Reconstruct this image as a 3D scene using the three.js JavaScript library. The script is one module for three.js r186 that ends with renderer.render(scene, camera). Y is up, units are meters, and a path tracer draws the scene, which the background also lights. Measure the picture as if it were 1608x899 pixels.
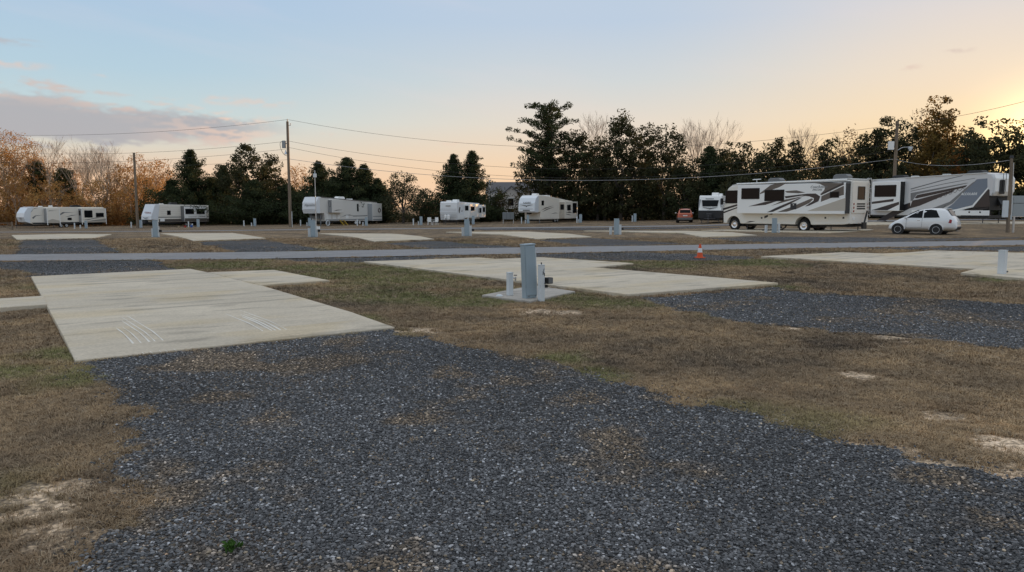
import * as THREE from 'three';
import { mergeGeometries } from 'three/addons/utils/BufferGeometryUtils.js';
import { TessellateModifier } from 'three/addons/modifiers/TessellateModifier.js';
import { RoundedBoxGeometry } from 'three/addons/geometries/RoundedBoxGeometry.js';
import { TextGeometry } from 'three/addons/geometries/TextGeometry.js';
import { FontLoader } from 'three/addons/loaders/FontLoader.js';

// ---------------------------------------------------------------- camera, sky, sun, exposure
const scene = new THREE.Scene();
const RAD = Math.PI / 180;
const camera = new THREE.PerspectiveCamera(41.06, 1024 / 572, 0.1, 6000);
camera.position.set(0, 1.7, 0);
camera.rotation.set(-5.97 * RAD, 0, 0);
const renderer = new THREE.WebGLRenderer();
renderer.toneMapping = THREE.LinearToneMapping;
renderer.toneMappingExposure = 1.1;
renderer.shadowMap.enabled = true;

const SUN_AZ = 35 * RAD, SUN_EL = 3.8 * RAD;            // right of the view axis, just above the tree tops
const sunDir = new THREE.Vector3(Math.sin(SUN_AZ) * Math.cos(SUN_EL), Math.sin(SUN_EL), -Math.cos(SUN_AZ) * Math.cos(SUN_EL));
const sun = new THREE.DirectionalLight(new THREE.Color().setRGB(1, 0.52, 0.18), 5.0);
sun.position.copy(sunDir).multiplyScalar(400);
sun.castShadow = true; sun.shadow.radius = 1.5;
Object.assign(sun.shadow.camera, { left: -160, right: 160, top: 80, bottom: -80, near: 1, far: 900 });
sun.shadow.mapSize.set(4096, 4096);
scene.add(sun, sun.target);

function hash2(i, j, s = 0) { let h = Math.imul(i, 374761393) ^ Math.imul(j, 668265263) ^ Math.imul(s + 11, 2246822519); h = Math.imul(h ^ (h >>> 13), 1274126177); h ^= h >>> 16; return (h >>> 0) / 4294967296; }
function vnoise(x, y, s = 0) {
  const i = Math.floor(x), j = Math.floor(y), u = x - i, v = y - j, a = u * u * (3 - 2 * u), b = v * v * (3 - 2 * v);
  return (hash2(i, j, s) * (1 - a) + hash2(i + 1, j, s) * a) * (1 - b) + (hash2(i, j + 1, s) * (1 - a) + hash2(i + 1, j + 1, s) * a) * b;
}
function fbm(x, y, o = 4, s = 0) { let r = 0, a = 0.5, t = 0; for (let k = 0; k < o; k++) { r += a * vnoise(x, y, s + k); t += a; a *= 0.5; x *= 2.03; y *= 2.03; } return r / t; }
const sstep = (a, b, x) => { const t = Math.min(1, Math.max(0, (x - a) / (b - a))); return t * t * (3 - 2 * t); };
const lin = (c) => (c /= 255, c <= 0.04045 ? c / 12.92 : ((c + 0.055) / 1.055) ** 2.4);
const sky_ = (table, el) => {
  let k = 0; while (k < table.length - 2 && table[k + 1][0] < el) k++;
  const [e0, a] = table[k], [e1, b] = table[k + 1], t = Math.min(1, Math.max(0, (el - e0) / (e1 - e0)));
  return [0, 1, 2].map((i) => a[i] + (b[i] - a[i]) * t);
};
{
  const L = (r, g, b, m = 1) => [lin(r) * m, lin(g) * m, lin(b) * m];
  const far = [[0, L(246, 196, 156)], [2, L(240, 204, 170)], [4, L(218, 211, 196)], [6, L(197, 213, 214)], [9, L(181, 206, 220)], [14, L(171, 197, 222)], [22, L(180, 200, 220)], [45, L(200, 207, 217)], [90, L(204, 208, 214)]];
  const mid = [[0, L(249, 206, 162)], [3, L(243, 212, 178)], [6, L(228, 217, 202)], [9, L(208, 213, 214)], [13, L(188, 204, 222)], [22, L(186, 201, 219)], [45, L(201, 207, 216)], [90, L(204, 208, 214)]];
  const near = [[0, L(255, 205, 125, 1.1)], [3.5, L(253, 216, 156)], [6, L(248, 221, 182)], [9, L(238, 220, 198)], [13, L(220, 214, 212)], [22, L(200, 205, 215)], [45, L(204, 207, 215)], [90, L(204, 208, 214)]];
  const W = 4096, H = 2048, data = new Float32Array(W * H * 4);
  for (let j = 0; j < H; j++) {
    const el = ((j + 0.5) / H - 0.5) * 180, e = Math.max(0, el);
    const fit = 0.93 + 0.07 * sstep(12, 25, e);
    const F = sky_(far, e), M = sky_(mid, e), N = sky_(near, e);
    for (let i = 0; i < W; i++) {
      const th = ((i + 0.5) / W - 0.5) * 2 * Math.PI;      // atan2(z, x)
      let az = Math.atan2(Math.cos(th), -Math.sin(th)) / RAD;   // 0 straight ahead, to the right positive
      let da = az - SUN_AZ / RAD; da = Math.abs(((da + 540) % 360) - 180);
      let c;
      if (da < 30) { const t = sstep(2, 28, da); c = [0, 1, 2].map((k) => N[k] + (M[k] - N[k]) * t); }
      else { const t = sstep(30, 62, da); c = [0, 1, 2].map((k) => M[k] + (F[k] - M[k]) * t); }
      // the bright air round the low sun
      const g = Math.hypot(da, (e - SUN_EL / RAD) * 1.15), glow = 1.6 * Math.exp(-g * g / 9) + 0.10 * Math.exp(-g / 6);
      c[0] += glow; c[1] += glow * 0.70; c[2] += glow * 0.30;
      if (el > 0 && el < 30) {
        // grey mauve cloud bank low on the left, pink where the sun reaches it
        const wob = fbm(az * 0.25, el * 0.5, 3, 3) - 0.5;
        const lean = 5.35 + 0.012 * (az + 25) + wob * 0.9, half = 0.6 + Math.max(0, Math.min(1.3, (-17 - az) * 0.09));
        const s = (el - lean) / half, end = sstep(-14.5, -21, az) * sstep(-120, -70, az);
        const st = 0.55 * fbm(az * 0.42 + el * 0.5, el * 2.6, 5, 20) + 0.45 * fbm(az * 1.3 + el * 1.1, el * 6.5, 5, 24);
        let m = end * sstep(1.2, 0.6, Math.abs(s) + (0.5 - st) * 1.8);
        let pink = sstep(-28, -18, az) * 0.8 * sstep(0.42, 0.58, st) + 0.5 * sstep(0.3, 1.0, s) * sstep(0.42, 0.56, st) ;
        // small streaks above it
        for (const [a0, a1, ce, th2, pk] of [[-60, -30.3, 9.95, 0.2, 0.15], [-60, -29.9, 8.6, 0.26, 0.8], [-60, -33, 8.05, 0.2, 0.9], [-28.5, -27.2, 8.3, 0.12, 0.9], [-14.2, -12.6, 5.15, 0.16, 0.9], [-14.4, -12.8, 4.05, 0.12, 1], [-5.6, -3.4, 4.55, 0.12, 1], [26, 28, 8.9, 0.14, 0.7], [28.5, 31, 9.7, 0.1, 0.5], [-22, -15, 7.15, 0.35, 0.9]]) {
          const q = fbm(az * 1.1, el * 5, 4, 40);
          const mm = 0.75 * sstep(a0, a0 + 1, az) * sstep(a1, a1 - Math.min(2.2, (a1 - a0) * 0.5), az) * sstep(1.3, 0.2, Math.abs(el - ce - (q - 0.5) * 0.5) / th2) * sstep(0.3, 0.55, q);
          if (mm > m) { m = mm * (pk > 0.85 ? 0.6 : 0.8); pink = pk; }
        }
        // faint high veil across the middle
        const veil = 0.20 * sstep(0.45, 0.7, fbm(az * 0.06 + el * 0.1, el * 0.35 + az * 0.04, 5, 60));
        const vc = L(236, 216, 204);
        for (let k = 0; k < 3; k++) c[k] += (Math.max(c[k], vc[k]) - c[k]) * veil * 0.6;
        const grey = L(176, 174, 178), rose = L(238, 204, 184);
        for (let k = 0; k < 3; k++) c[k] += (grey[k] + (rose[k] - grey[k]) * Math.min(1, pink) - c[k]) * m * 0.92;
      }
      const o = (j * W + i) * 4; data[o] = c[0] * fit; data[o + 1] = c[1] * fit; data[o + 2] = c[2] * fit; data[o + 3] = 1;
    }
  }
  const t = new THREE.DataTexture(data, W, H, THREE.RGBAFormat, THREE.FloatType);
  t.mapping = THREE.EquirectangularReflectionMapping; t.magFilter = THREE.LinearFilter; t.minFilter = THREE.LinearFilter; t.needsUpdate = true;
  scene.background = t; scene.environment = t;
}

// ---------------------------------------------------------------- measured layout, in metres
const D = {"roadNear":[[-18.51,-22.99],[-15.8,-23.53],[-8.22,-24.37],[-0.09,-26.97],[9.98,-30.24],[22.28,-33.26],[32.46,-35.56]],"roadFar":[[-20.86,-25.93],[-17.86,-26.62],[-9.48,-28.12],[-0.1,-31.24],[11.39,-34.52],[25.74,-38.44],[37.76,-41.39]],"road2":[[-48.34,-68.85],[-37.89,-66.6],[-28.46,-67.9],[-19.93,-71.76],[-6.3,-72.87],[7.78,-74.27],[20.86,-77.01]],"padA":[[-4.75,-8.17],[-1.62,-10.45],[-5.27,-15.87],[-4.05,-16.87],[-6.13,-19.65],[-7.58,-18.92],[-8.42,-19.94],[-11.23,-17.76]],"padAjoint":[[-5.67,-9.64],[-2.4,-11.67]],"blocks":[[-7.69,-12.55],[-8.5,-13.76],[-8.69,-13.04],[-7.94,-11.92],[-7.94,-11.74],[-8.2,-11.54],[-8.85,-12.47],[-8.68,-12.99]],"padB":[[2.15,-14.14],[5.69,-16.25],[2.15,-20.45],[3.51,-22.0],[0.92,-24.58],[-0.54,-23.8],[-1.06,-24.37],[-4.4,-22.61]],"padC":[[12.23,-19.84],[12.27,-18.24],[17.07,-25.44],[14.15,-27.19],[12.82,-26.44],[11.76,-27.15],[8.15,-24.97]],"hookB":[[-0.56,-14.14],[0.31,-13.21],[1.23,-14.77],[0.45,-15.93]],"hookC":[[10.98,-18.62],[11.55,-17.15],[12.95,-18.07],[12.67,-20.45]],"M":[[[-31.82,-48.64],[-25.7,-39.66],[-22.96,-41.98],[-26.52,-50.66],[-30.53,-52.13]],[[-24.46,-53.26],[-19.55,-44.83],[-15.73,-37.7],[-13.28,-41.2],[-16.71,-48.05],[-19.55,-53.53]],[[-13.04,-51.72],[-9.09,-43.68],[-6.62,-36.77],[-4.02,-39.53],[-5.42,-44.64],[-7.84,-50.14]],[[-4.74,-54.83],[-0.55,-47.47],[1.26,-39.83],[4.48,-43.06],[3.71,-48.5],[1.05,-54.91]],[[5.32,-57.15],[11.14,-49.97],[10.6,-42.31],[14.51,-45.29],[14.75,-51.09],[12.67,-55.41]]],"grav":[[[-25.33,-39.19],[-22.37,-41.02],[-18.19,-34.17],[-14.16,-27.73],[-15.85,-26.98],[-17.1,-26.27],[-21.01,-32.4]],[[-15.71,-23.39],[-13.52,-23.66],[-11.24,-23.94],[-9.96,-22.0],[-8.57,-19.94],[-11.27,-17.83],[-12.62,-19.65],[-14.34,-21.08],[-16.05,-22.24]],[[-15.37,-36.91],[-12.96,-40.23],[-10.1,-34.73],[-7.19,-29.82],[-8.66,-28.53],[-10.25,-28.12],[-11.65,-30.78]],[[-7.53,-24.37],[-5.12,-25.13],[-2.47,-25.93],[-1.77,-25.28],[-3.26,-23.8],[-4.43,-22.74],[-5.81,-22.86],[-6.82,-23.39]],[[-6.01,-35.35],[-3.86,-38.27],[-1.25,-34.02],[0.68,-31.24],[-1.12,-30.51],[-2.86,-30.04],[-4.42,-32.31]],[[1.23,-38.97],[4.38,-42.05],[6.53,-38.06],[8.09,-34.55],[5.73,-33.37],[3.42,-32.54],[2.23,-35.25]],[[-0.09,-26.62],[4.6,-28.11],[6.66,-26.97],[8.14,-25.13],[6.4,-23.53],[4.09,-23.8],[3.06,-23.53],[0.96,-24.97]],[[10.36,-41.36],[14.17,-44.21],[18.46,-42.99],[23.05,-40.96],[28.49,-42.58],[26.78,-40.01],[18.07,-36.4],[13.17,-35.46],[11.04,-37.22]],[[13.46,-30.71],[21.73,-32.44],[22.95,-32.17],[20.06,-28.1],[19.11,-28.5],[16.54,-29.34]],[[2.29,-13.95],[5.56,-15.87],[5.84,-14.88],[6.81,-14.24],[7.72,-13.88],[8.81,-13.04],[9.43,-12.25],[6.5,-8.38],[6.08,-8.95],[5.97,-9.15],[4.88,-9.88],[4.31,-10.08],[4.02,-10.73],[3.46,-10.73],[3.07,-11.67],[2.51,-12.71]],[[-4.74,-8.15],[-1.62,-10.43],[-0.8,-9.15],[-0.1,-8.67],[0.62,-7.63],[1.2,-7.21],[1.46,-6.74],[1.7,-6.39],[2.1,-6.02],[2.29,-5.63],[2.44,-5.26],[2.67,-4.9],[2.86,-4.82],[3.02,-4.69],[3.12,-4.51],[3.5,-4.07],[1.74,-1.94],[-1.23,-1.94],[-1.81,-3.06],[-2.13,-3.71],[-2.1,-3.98],[-2.29,-4.29],[-2.37,-4.6],[-2.55,-4.82],[-2.51,-5.06],[-2.61,-5.43],[-3.05,-5.8],[-3.26,-6.45],[-3.68,-6.96],[-4.36,-7.78]],[[-6.84,-79.11],[7.26,-69.3],[19.22,-70.95],[17.93,-66.16],[6.47,-61.73],[-2.29,-62.68]]],"green":[[-3.86,-18.92,1.5],[-2.42,-17.6,1.6],[-1.38,-19.65,1.8],[-2.34,-14.35,1.2],[-1.32,-13.76,1.0],[-0.42,-14.77,1.0],[-2.78,-20.24,2],[-5.65,-20.87,1.5],[-5.06,-8.56,0.5],[-4.4,-7.58,0.5],[-4.28,-7.16,0.35],[7.03,-22.99,1.6],[4.57,-22.24,1.6],[5.69,-15.93,0.5],[1.18,-13.95,0.6],[1.56,-13.21,0.8],[-0.5,-13.48,0.7],[-5.13,-7.72,0.5],[-1.49,-3.71,0.05],[3.35,-13.04,0.6],[0.81,-7.58,0.3],[0.54,-8.38,0.35],[-2.3,-11.22,0.5],[-8.26,-21.76,1.5],[11.04,-17.45,0.5]],"sand":[[0.48,-12.32,0.45],[0.77,-12.03,0.35],[2.42,-5.28,0.28],[2.52,-5.19,0.3],[2.6,-5.08,0.34],[2.7,-4.95,0.34],[2.85,-4.84,0.35],[2.98,-4.71,0.35],[3.23,-4.72,0.35],[3.57,-5.31,0.3],[3.51,-7.58,0.25],[3.49,-6.05,0.25],[-2.7,-4.45,0.22],[-2.69,-4.18,0.2],[-2.44,-3.83,0.2],[-1.3,-10.34,0.35],[-0.97,-10.13,0.25],[3.95,-10.62,0.3],[5.03,-9.83,0.35],[-2.88,-4.25,0.15],[3.46,-5.46,0.2]],"hookups":{"B":[[0.32,-13.66],[-0.04,-14.05],[0.52,-13.48]],"C":[[11.74,-18.24]],"mid":[[[-20.92,-44.91],[-21.27,-45.32],[-20.88,-45.17]],[[-11.7,-45.0],[-12.03,-45.39],[-11.54,-45.23]],[[-2.72,-46.06],[-2.98,-46.46],[-2.5,-46.3]],[[6.59,-48.27],[6.28,-48.71],[6.86,-48.52]],[[17.66,-51.53],[17.27,-52.03],[18.05,-51.79]]],"far":[[[-62.47,-112.33],[-63.41,-111.02],[-63.67,-112.96]],[[-53.92,-111.27],[-55.85,-112.35],[-54.57,-111.64]],[[-45.04,-109.91],[-46.88,-111.02],[-46.14,-110.58]],[[-37.36,-111.26],[-39.35,-112.45],[-38.28,-112.61]],[[-27.72,-104.87],[-29.54,-107.05],[-28.44,-106.29]],[[-19.21,-100.97],[-20.6,-102.01],[-19.71,-101.34]],[[-12.04,-101.35],[-13.02,-101.12],[-12.41,-101.63]],[[-5.17,-101.95],[-5.88,-102.49]],[[2.14,-103.2],[1.29,-103.85],[1.8,-103.46]],[[9.26,-103.65],[8.73,-103.06],[9.05,-103.8]],[[16.79,-104.76],[16.48,-105.01]]]},"cone":[6.15,-24.97],"veh":{"MH":[16.439,-0.141,-59.616,-0.89],"T1":[-74.756,-1.7,-118.168,0.977],"T2":[-53.415,-1.427,-113.941,1.012],"F3":[-26.33,-1.014,-105.259,1.082],"T4":[-7.333,-0.742,-102.62,1.257],"F5":[3.429,-0.602,-103.201,1.065],"T6":[22.978,-0.181,-84.329,1.152],"AC":[32.793,0.34,-70.414,-1.152],"SUV":[21.621,-0.269,-91.648,1.396],"FI":[23.309,-0.024,-48.093,-0.733]},"MHs":{"D1":[[2.605,1.819],[3.942,2.138],[5.153,2.263],[4.038,1.936]],"T1":[[3.562,2.795],[4.42,3.368],[4.848,3.443],[5.695,3.484],[5.115,3.201],[3.565,2.717]],"D2":[[5.566,2.541],[7.285,2.702],[7.921,2.708],[8.267,2.5],[8.141,2.172],[7.481,1.88],[7.163,1.821],[7.785,2.211],[7.816,2.394],[7.453,2.522],[6.888,2.573],[5.656,2.396]],"T2":[[5.567,2.905],[6.463,2.951],[7.137,2.792],[6.636,2.739],[5.723,2.797]],"T3":[[4.523,1.866],[5.575,2.298],[7.211,2.569],[6.325,2.324],[5.246,2.057]],"D3":[[4.192,1.393],[4.917,1.728],[6.651,2.389],[6.91,2.431],[5.843,1.919],[4.67,1.435]],"T4":[[5.016,1.414],[6.017,1.752],[7.619,2.374],[7.764,2.328],[7.474,2.05],[6.599,1.678],[5.779,1.449]],"T5":[[7.411,3.488],[9.653,3.385],[9.911,3.428],[8.275,2.66],[8.535,2.932],[8.602,3.163],[8.205,3.36]],"D4":[[8.259,2.675],[9.89,3.407],[9.911,3.279],[8.333,2.587]],"T6":[[8.322,2.135],[8.352,2.521],[9.915,3.194],[9.943,2.59],[8.983,2.37]],"L1":[[7.337,1.509],[9.852,2.328],[10.071,2.383],[10.082,1.53]]},"MHb":{"D5":[[-0.069,1.678],[1.256,2.005],[1.261,1.867],[-0.063,1.513]],"D6":[[-0.059,1.389],[1.264,1.786],[1.267,1.705],[-0.055,1.265]],"D7":[[2.014,0.611],[2.61,0.789],[4.382,1.36],[4.127,1.139],[3.158,0.773],[2.339,0.616]]},"AC":{"blue":[[7.379,0.968],[8.194,1.545],[10.106,3.484],[10.97,3.523],[11.019,2.795],[9.859,1.456],[8.684,1.148]],"white":[[7.102,0.791],[9.861,1.43],[11.074,2.86],[11.087,2.67],[9.959,1.287],[7.488,0.759]],"black1":[[9.958,1.304],[11.085,2.695],[11.201,2.627],[11.288,1.321],[10.079,1.22]],"S1":[[4.645,2.072],[4.867,2.314],[9.334,3.044],[9.192,2.878],[4.854,2.025]],"S2":[[4.182,1.161],[4.432,1.847],[5.043,1.951],[8.306,2.7],[8.039,2.497],[5.129,1.39]],"grey":[[5.908,1.032],[7.901,1.719],[9.727,3.202],[10.068,3.385],[8.145,1.579],[7.084,1.081]],"low":[[0.827,0.048],[3.508,1.465],[4.214,1.665],[4.243,1.189],[1.79,0.064]],"l1":[[4.181,2.871],[6.931,3.48],[8.875,3.838],[8.879,3.787],[6.935,3.41],[4.187,2.78]],"l2":[[4.194,2.67],[7.331,3.224],[9.967,3.589],[9.969,3.556],[7.334,3.172],[4.197,2.615]],"band":[[6.527,0.635],[11.205,1.288],[11.214,1.156],[6.732,0.504]],"upg":[[4.205,2.487],[9.188,3.217],[9.458,3.21],[4.812,2.369],[4.432,1.847],[4.247,1.802]]},"P1":[-28.407,-0.979,-98.21,12.345],"P2":[-53.237,-1.407,-108.914,9.187],"P3":[41.686,0.28,-84,10.873],"P4":[31.18,0.047,-48.152,4.697],"wires":[[[-28.4,12.582,-98.21],[-79.01,11.65,-104.21],1.1],[[-28.564,9.886,-98.21],[-79.178,9.541,-104.21],1.2],[[-28.431,8.93,-98.21],[-79.307,7.932,-104.21],1.0],[[-28.392,7.573,-98.21],[-79.382,6.998,-104.21],0.6],[[-28.32,12.582,-98.21],[41.523,10.466,-84],3.0],[[-28.241,9.886,-98.21],[41.56,8.429,-84],3.1],[[-28.265,9.089,-98.21],[41.596,7.747,-84],3.4],[[-28.228,7.653,-98.21],[41.577,6.791,-84],2.5],[[41.523,10.466,-84],[44.795,11.233,-60],0.5],[[41.646,6.791,-84],[31.016,4.54,-48.152],0.5]],"scuff":[[[[-5.91,-11.22],[-4.89,-9.83],[-4.03,-8.6]],5,0.34],[[[-4.63,-12.17],[-3.63,-10.79],[-2.88,-9.69]],5,0.3]],"trees":[["leaf",-93.817,-137,-1.7,15.595,6.85,"rust leaved tree cut by the left edge of the photo",0],["leaf",-88.832,-135,-1.7,16.399,4.95,"tall thin rust leaved tree at the far left edge",0],["leaf",-88.415,-139,-1.7,16.335,5.328,"rust leaved tree rising behind the nose of the longest white trailer",0],["leaf",-89.055,-143,-1.7,15.319,4.528,"slighter rust leaved tree right of the tallest pair at the far left",0],["bare",-80.822,-134,-1.7,16.086,3.797,"spindly bare tree with one crooked limb behind the longest trailer",0],["pine",-86.172,-140,-1.7,11.202,3.967,"small green pine showing between bare trunks at far left",0],["leaf",-82.65,-141,-1.7,12.405,5.17,"orange brown tree over the middle of the longest trailer",0],["pine",-79.553,-137,-1.7,9.694,3.653,"low green pine left of the twin fan shaped bare trees",0],["vase",-75.755,-135,-1.7,14.652,4.5,"bare fan shaped tree, left one of the tall pair behind the longest trailer",0],["vase",-78.196,-143,-1.7,14.159,3.575,"smaller bare tree between the two fan shaped ones",0],["vase",-70.87,-134,-1.672,15.083,4.243,"bare fan shaped tree, right one of the tall pair behind the longest trailer",0],["bare",-71.661,-139,-1.683,11.808,3.012,"short bare tree just left of the plain wooden pole",0],["leaf",-68.101,-135,-1.633,10.416,4.05,"orange tree left of the plain wooden pole",0],["leaf",-70.539,-145,-1.668,12.864,4.108,"leafy orange tree directly behind the plain wooden pole",0],["leaf",-64.125,-137,-1.578,10.801,5.023,"golden tree right of the plain wooden pole",0],["leaf",-65.02,-143,-1.59,11.725,4.528,"golden tree left of the first dark evergreen",0],["leaf",-71.31,-132,-1.678,7.608,5.5,"low orange brown tree behind the rear of the longest trailer",0],["leaf",-85.448,-132,-1.7,8.17,6.16,"low orange brown tree behind the split rail fence",0],["leaf",-78.365,-131,-1.7,7.275,6.55,"low rusty tree over the roof of the longest trailer",0],["leaf",-64.857,-131,-1.588,6.734,4.803,"low golden tree at the foot of the plain wooden pole",0],["cedar",-53.586,-129,-1.43,12.417,6.235,"pointed dark cedar over the trailer with two slide windows",0],["cedar",-56.23,-127,-1.467,7.236,4.233,"low dark cedar at the left end of the evergreen row",0],["cedar",-50.878,-130,-1.392,7.79,5.417,"low dark evergreen right of the pointed cedar",0],["cedar",-50.154,-134,-1.382,9.894,5.137,"dark evergreen in the dip between the cedar and the broad oak",0],["oak",-43.39,-126,-1.287,13.081,10.08,"broad dark evergreen oak left of the transformer pole",0],["oak",-40.549,-130,-1.248,11.673,6.5,"right shoulder of the dark oak mass beside the transformer pole",0],["cedar",-40.915,-122,-1.253,6.862,6.1,"low dark evergreen at the foot of the broad oak",0],["leaf",-37.679,-136,-1.207,9.599,4.533,"brownish tree right of the transformer pole",0],["cedar",-35.786,-123,-1.181,6.117,5.125,"low dark evergreen directly behind the transformer pole",0],["cedar",-30.307,-121,-1.104,9.646,4.638,"slim dark cedar behind the thin antenna mast",0],["cedar",-25.693,-120,-1.04,10.111,5.6,"tallest cedar behind the old fifth wheel with yellow steps",0],["cedar",-23.431,-122,-1.008,9.109,4.473,"second cedar behind the roof vent of the old fifth wheel",0],["cedar",-27.708,-119,-1.068,7.068,4.958,"low cedar between the slim one and the tallest one",0],["cedar",-21.086,-121,-0.975,6.75,3.63,"leaning evergreen at the right end of the cedar row",0],["leaf",-20.717,-124,-0.97,5.118,2.687,"small orange brown tree at the tail of the old fifth wheel",0],["oak",-16.454,-116,-0.91,8.129,6.187,"round evergreen standing alone left of the white travel trailer",1],["oak",-14.122,-122,-0.878,5.387,3.457,"small bushy evergreen between the lone round one and the travel trailer",1],["leaf",-13.347,-130,-0.867,3.851,3.25,"low brown bush tree left of the white travel trailer",0],["cedar",-9.087,-120,-0.807,10.366,4.2,"left one of the twin evergreens over the white travel trailer",0],["cedar",-6.272,-121,-0.768,10.884,4.033,"right one of the twin evergreens over the white travel trailer",0],["cedar",-7.77,-119,-0.789,5.619,5.553,"low dark evergreen at the foot of the twin evergreens",0],["oak",-2.018,-122,-0.708,4.817,2.237,"slender small tree in front of the pale house",1],["cedar",-4.044,-119,-0.737,2.437,2.975,"low dark shrubby tree below the pale house",0],["pine",5.739,-121,-0.6,17.653,13.108,"tall spreading pine with clumped limbs at the left end of the dark wood",0],["oak",4.21,-122,-0.621,12.489,6.71,"dark oak under the spreading pine",0],["oak",10.103,-122,-0.539,14.774,7.523,"oak with brownish top right of the spreading pine",0],["oak",7.781,-121,-0.571,8.422,8.672,"dense dark oak behind the white fifth wheel with bat wing emblem",0],["bare",14.234,-128,-0.481,18.628,3.2,"thin bare tree poking above the dark wood",0],["oak",16.134,-114,-0.454,16.253,8.17,"tallest oak of the dark wood with golden top",0],["oak",13.069,-117,-0.497,12.328,6.825,"dark oak left of the tallest oak",0],["oak",20.461,-120,-0.371,14.595,6.0,"oak on the right shoulder of the tallest oak",0],["oak",22.223,-112,-0.307,13.515,7.467,"reddish topped oak with a pale straight trunk",0],["oak",14.098,-117,-0.483,6.889,8.775,"low dense oak right of the white fifth wheel with bat wing emblem",0],["oak",19.394,-114,-0.401,6.033,7.6,"low dense oak left of the pale straight trunk",0],["bare",29.261,-124,0.006,15.235,4.133,"bare tree right of the reddish oak",0],["vase",29.763,-118,0.026,15.129,5.113,"wide bare tree above the orange hatchback",0],["cedar",28.221,-110,-0.036,10.013,5.5,"dark evergreen behind the black and white travel trailer",0],["oak",24.396,-108,-0.21,7.4,6.3,"dense dark tree behind the orange hatchback",0],["oak",30.929,-112,0.07,10.602,4.667,"dark tree above the nose of the motorhome",0],["oak",31.711,-106,0.101,10.09,4.417,"dark tree over the motorhome windscreen",0],["oak",32.89,-102,0.138,8.905,4.42,"dark tree over the front roof unit of the motorhome",0],["oak",37.071,-108,0.192,11.034,4.5,"taller dark tree over the middle of the motorhome",0],["oak",37.944,-104,0.207,9.992,3.987,"dark tree just left of the thin bare sapling",0],["bare",39.865,-106,0.232,13.043,2.297,"thin bare sapling above the motorhome roof",0],["leaf",42.628,-108,0.268,9.558,3.6,"grey brown thin leaved tree above the motorhome lettering",1],["oak",40.076,-98,0.242,10.102,3.593,"rounded dark tree above the rear of the motorhome",0],["leaf",45.298,-104,0.306,11.66,2.947,"light feathery tree above the motorhome rear roof unit",1],["oak",44.409,-97,0.298,10.742,3.718,"dark tree left of the pole with the white box",0],["oak",45.92,-96,0.317,12.175,5.28,"broad dark tree directly behind the pole with the white box",0],["oak",49.24,-96,0.35,11.833,4.16,"dark tree right of the lamp arm on the pole",0],["leaf",53.92,-102,0.35,13.719,3.06,"thin wispy tree leaning against the tallest golden tree",1],["oak",50.634,-92,0.35,14.351,4.6,"tallest golden brown tree on the right behind the blue grey fifth wheel",2],["oak",49.217,-90,0.35,9.361,6.3,"golden skirted tree at the foot of the tallest golden one",2],["oak",50.943,-88,0.35,7.971,3.373,"orange red leaved tree behind the blue grey fifth wheel",3],["oak",56.149,-95,0.35,10.037,4.433,"dark tree between the orange one and the arching oak",0],["arch",49.913,-80,0.35,10.601,10.0,"arching oak with sprawling limbs at the right edge",0],["oak",39.895,-92,0.248,6.129,6.9,"low dark tree behind the rear end of the motorhome",0],["oak",34.53,-96,0.176,5.777,8.0,"low dark tree behind the middle of the motorhome",0],["oak",29.616,-98,0.045,5.196,7.35,"low dark tree behind the front of the motorhome",0],["oak",45.705,-90,0.317,5.958,6.75,"low dark tree behind the roof of the blue grey fifth wheel",0],["oak",51.353,-78,0.35,2.89,3.9,"low dark bushy tree beside the leaning post",0],["oak",59.284,-84,0.35,10.184,7.7,"tree in the wood just beyond the right edge",0],["oak",66.322,-88,0.35,12.021,8.067,"tree in the wood just beyond the right edge",0],["oak",67.833,-84,0.35,10.861,8.4,"tree in the wood just beyond the right edge",0],["oak",77.738,-90,0.35,12.625,9.0,"tree in the wood just beyond the right edge",0],["oak",79.309,-86,0.35,11.087,8.6,"tree in the wood just beyond the right edge",0],["oak",57.582,-78,0.35,5.76,8.45,"tree in the wood just beyond the right edge",0],["oak",65.677,-80,0.35,5.547,8.667,"tree in the wood just beyond the right edge",0],["oak",63.342,-92,0.35,6.926,5.367,"tree in the wood just beyond the right edge",0],["oak",86.882,-88,0.35,11.668,9.533,"tree in the wood just beyond the right edge",0],["leaf",-97.4,-137,-1.7,12.818,6.85,"rust leaved tree filling the wood left of the photo edge",0],["leaf",-91.316,-140,-1.7,11.886,5.833,"rusty tree filling in behind the rail fence",0],["leaf",-81.872,-143,-1.7,9.736,6.673,"rust brown tree filling in behind the twin fan shaped trees",0],["leaf",-71.121,-137,-1.676,8.886,5.708,"rust brown tree filling in left of the plain pole",0],["leaf",-66.93,-140,-1.617,8.376,5.833,"golden brown tree filling in right of the plain pole",0],["leaf",-87.71,-143,-1.7,10.67,5.243,"rusty tree filling in behind the spindly bare tree",0],["oak",-48,46,0,13,12,"tree in the wood behind the viewer",0],["oak",-34,52,0,14,12,"tree in the wood behind the viewer",0],["oak",-22,47,0,12,11,"tree in the wood behind the viewer",0],["oak",-10,53,0,14,12,"tree in the wood behind the viewer",0],["oak",2,48,0,13,12,"tree in the wood behind the viewer",0],["oak",14,54,0,14,12,"tree in the wood behind the viewer",0],["oak",26,48,0,12,12,"tree in the wood behind the viewer",0],["oak",38,52,0,14,12,"tree in the wood behind the viewer",0],["oak",52,47,0,13,12,"tree in the wood behind the viewer",0],["oak",-62,40,0,13,12,"tree in the wood behind the viewer",0]]};

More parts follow.
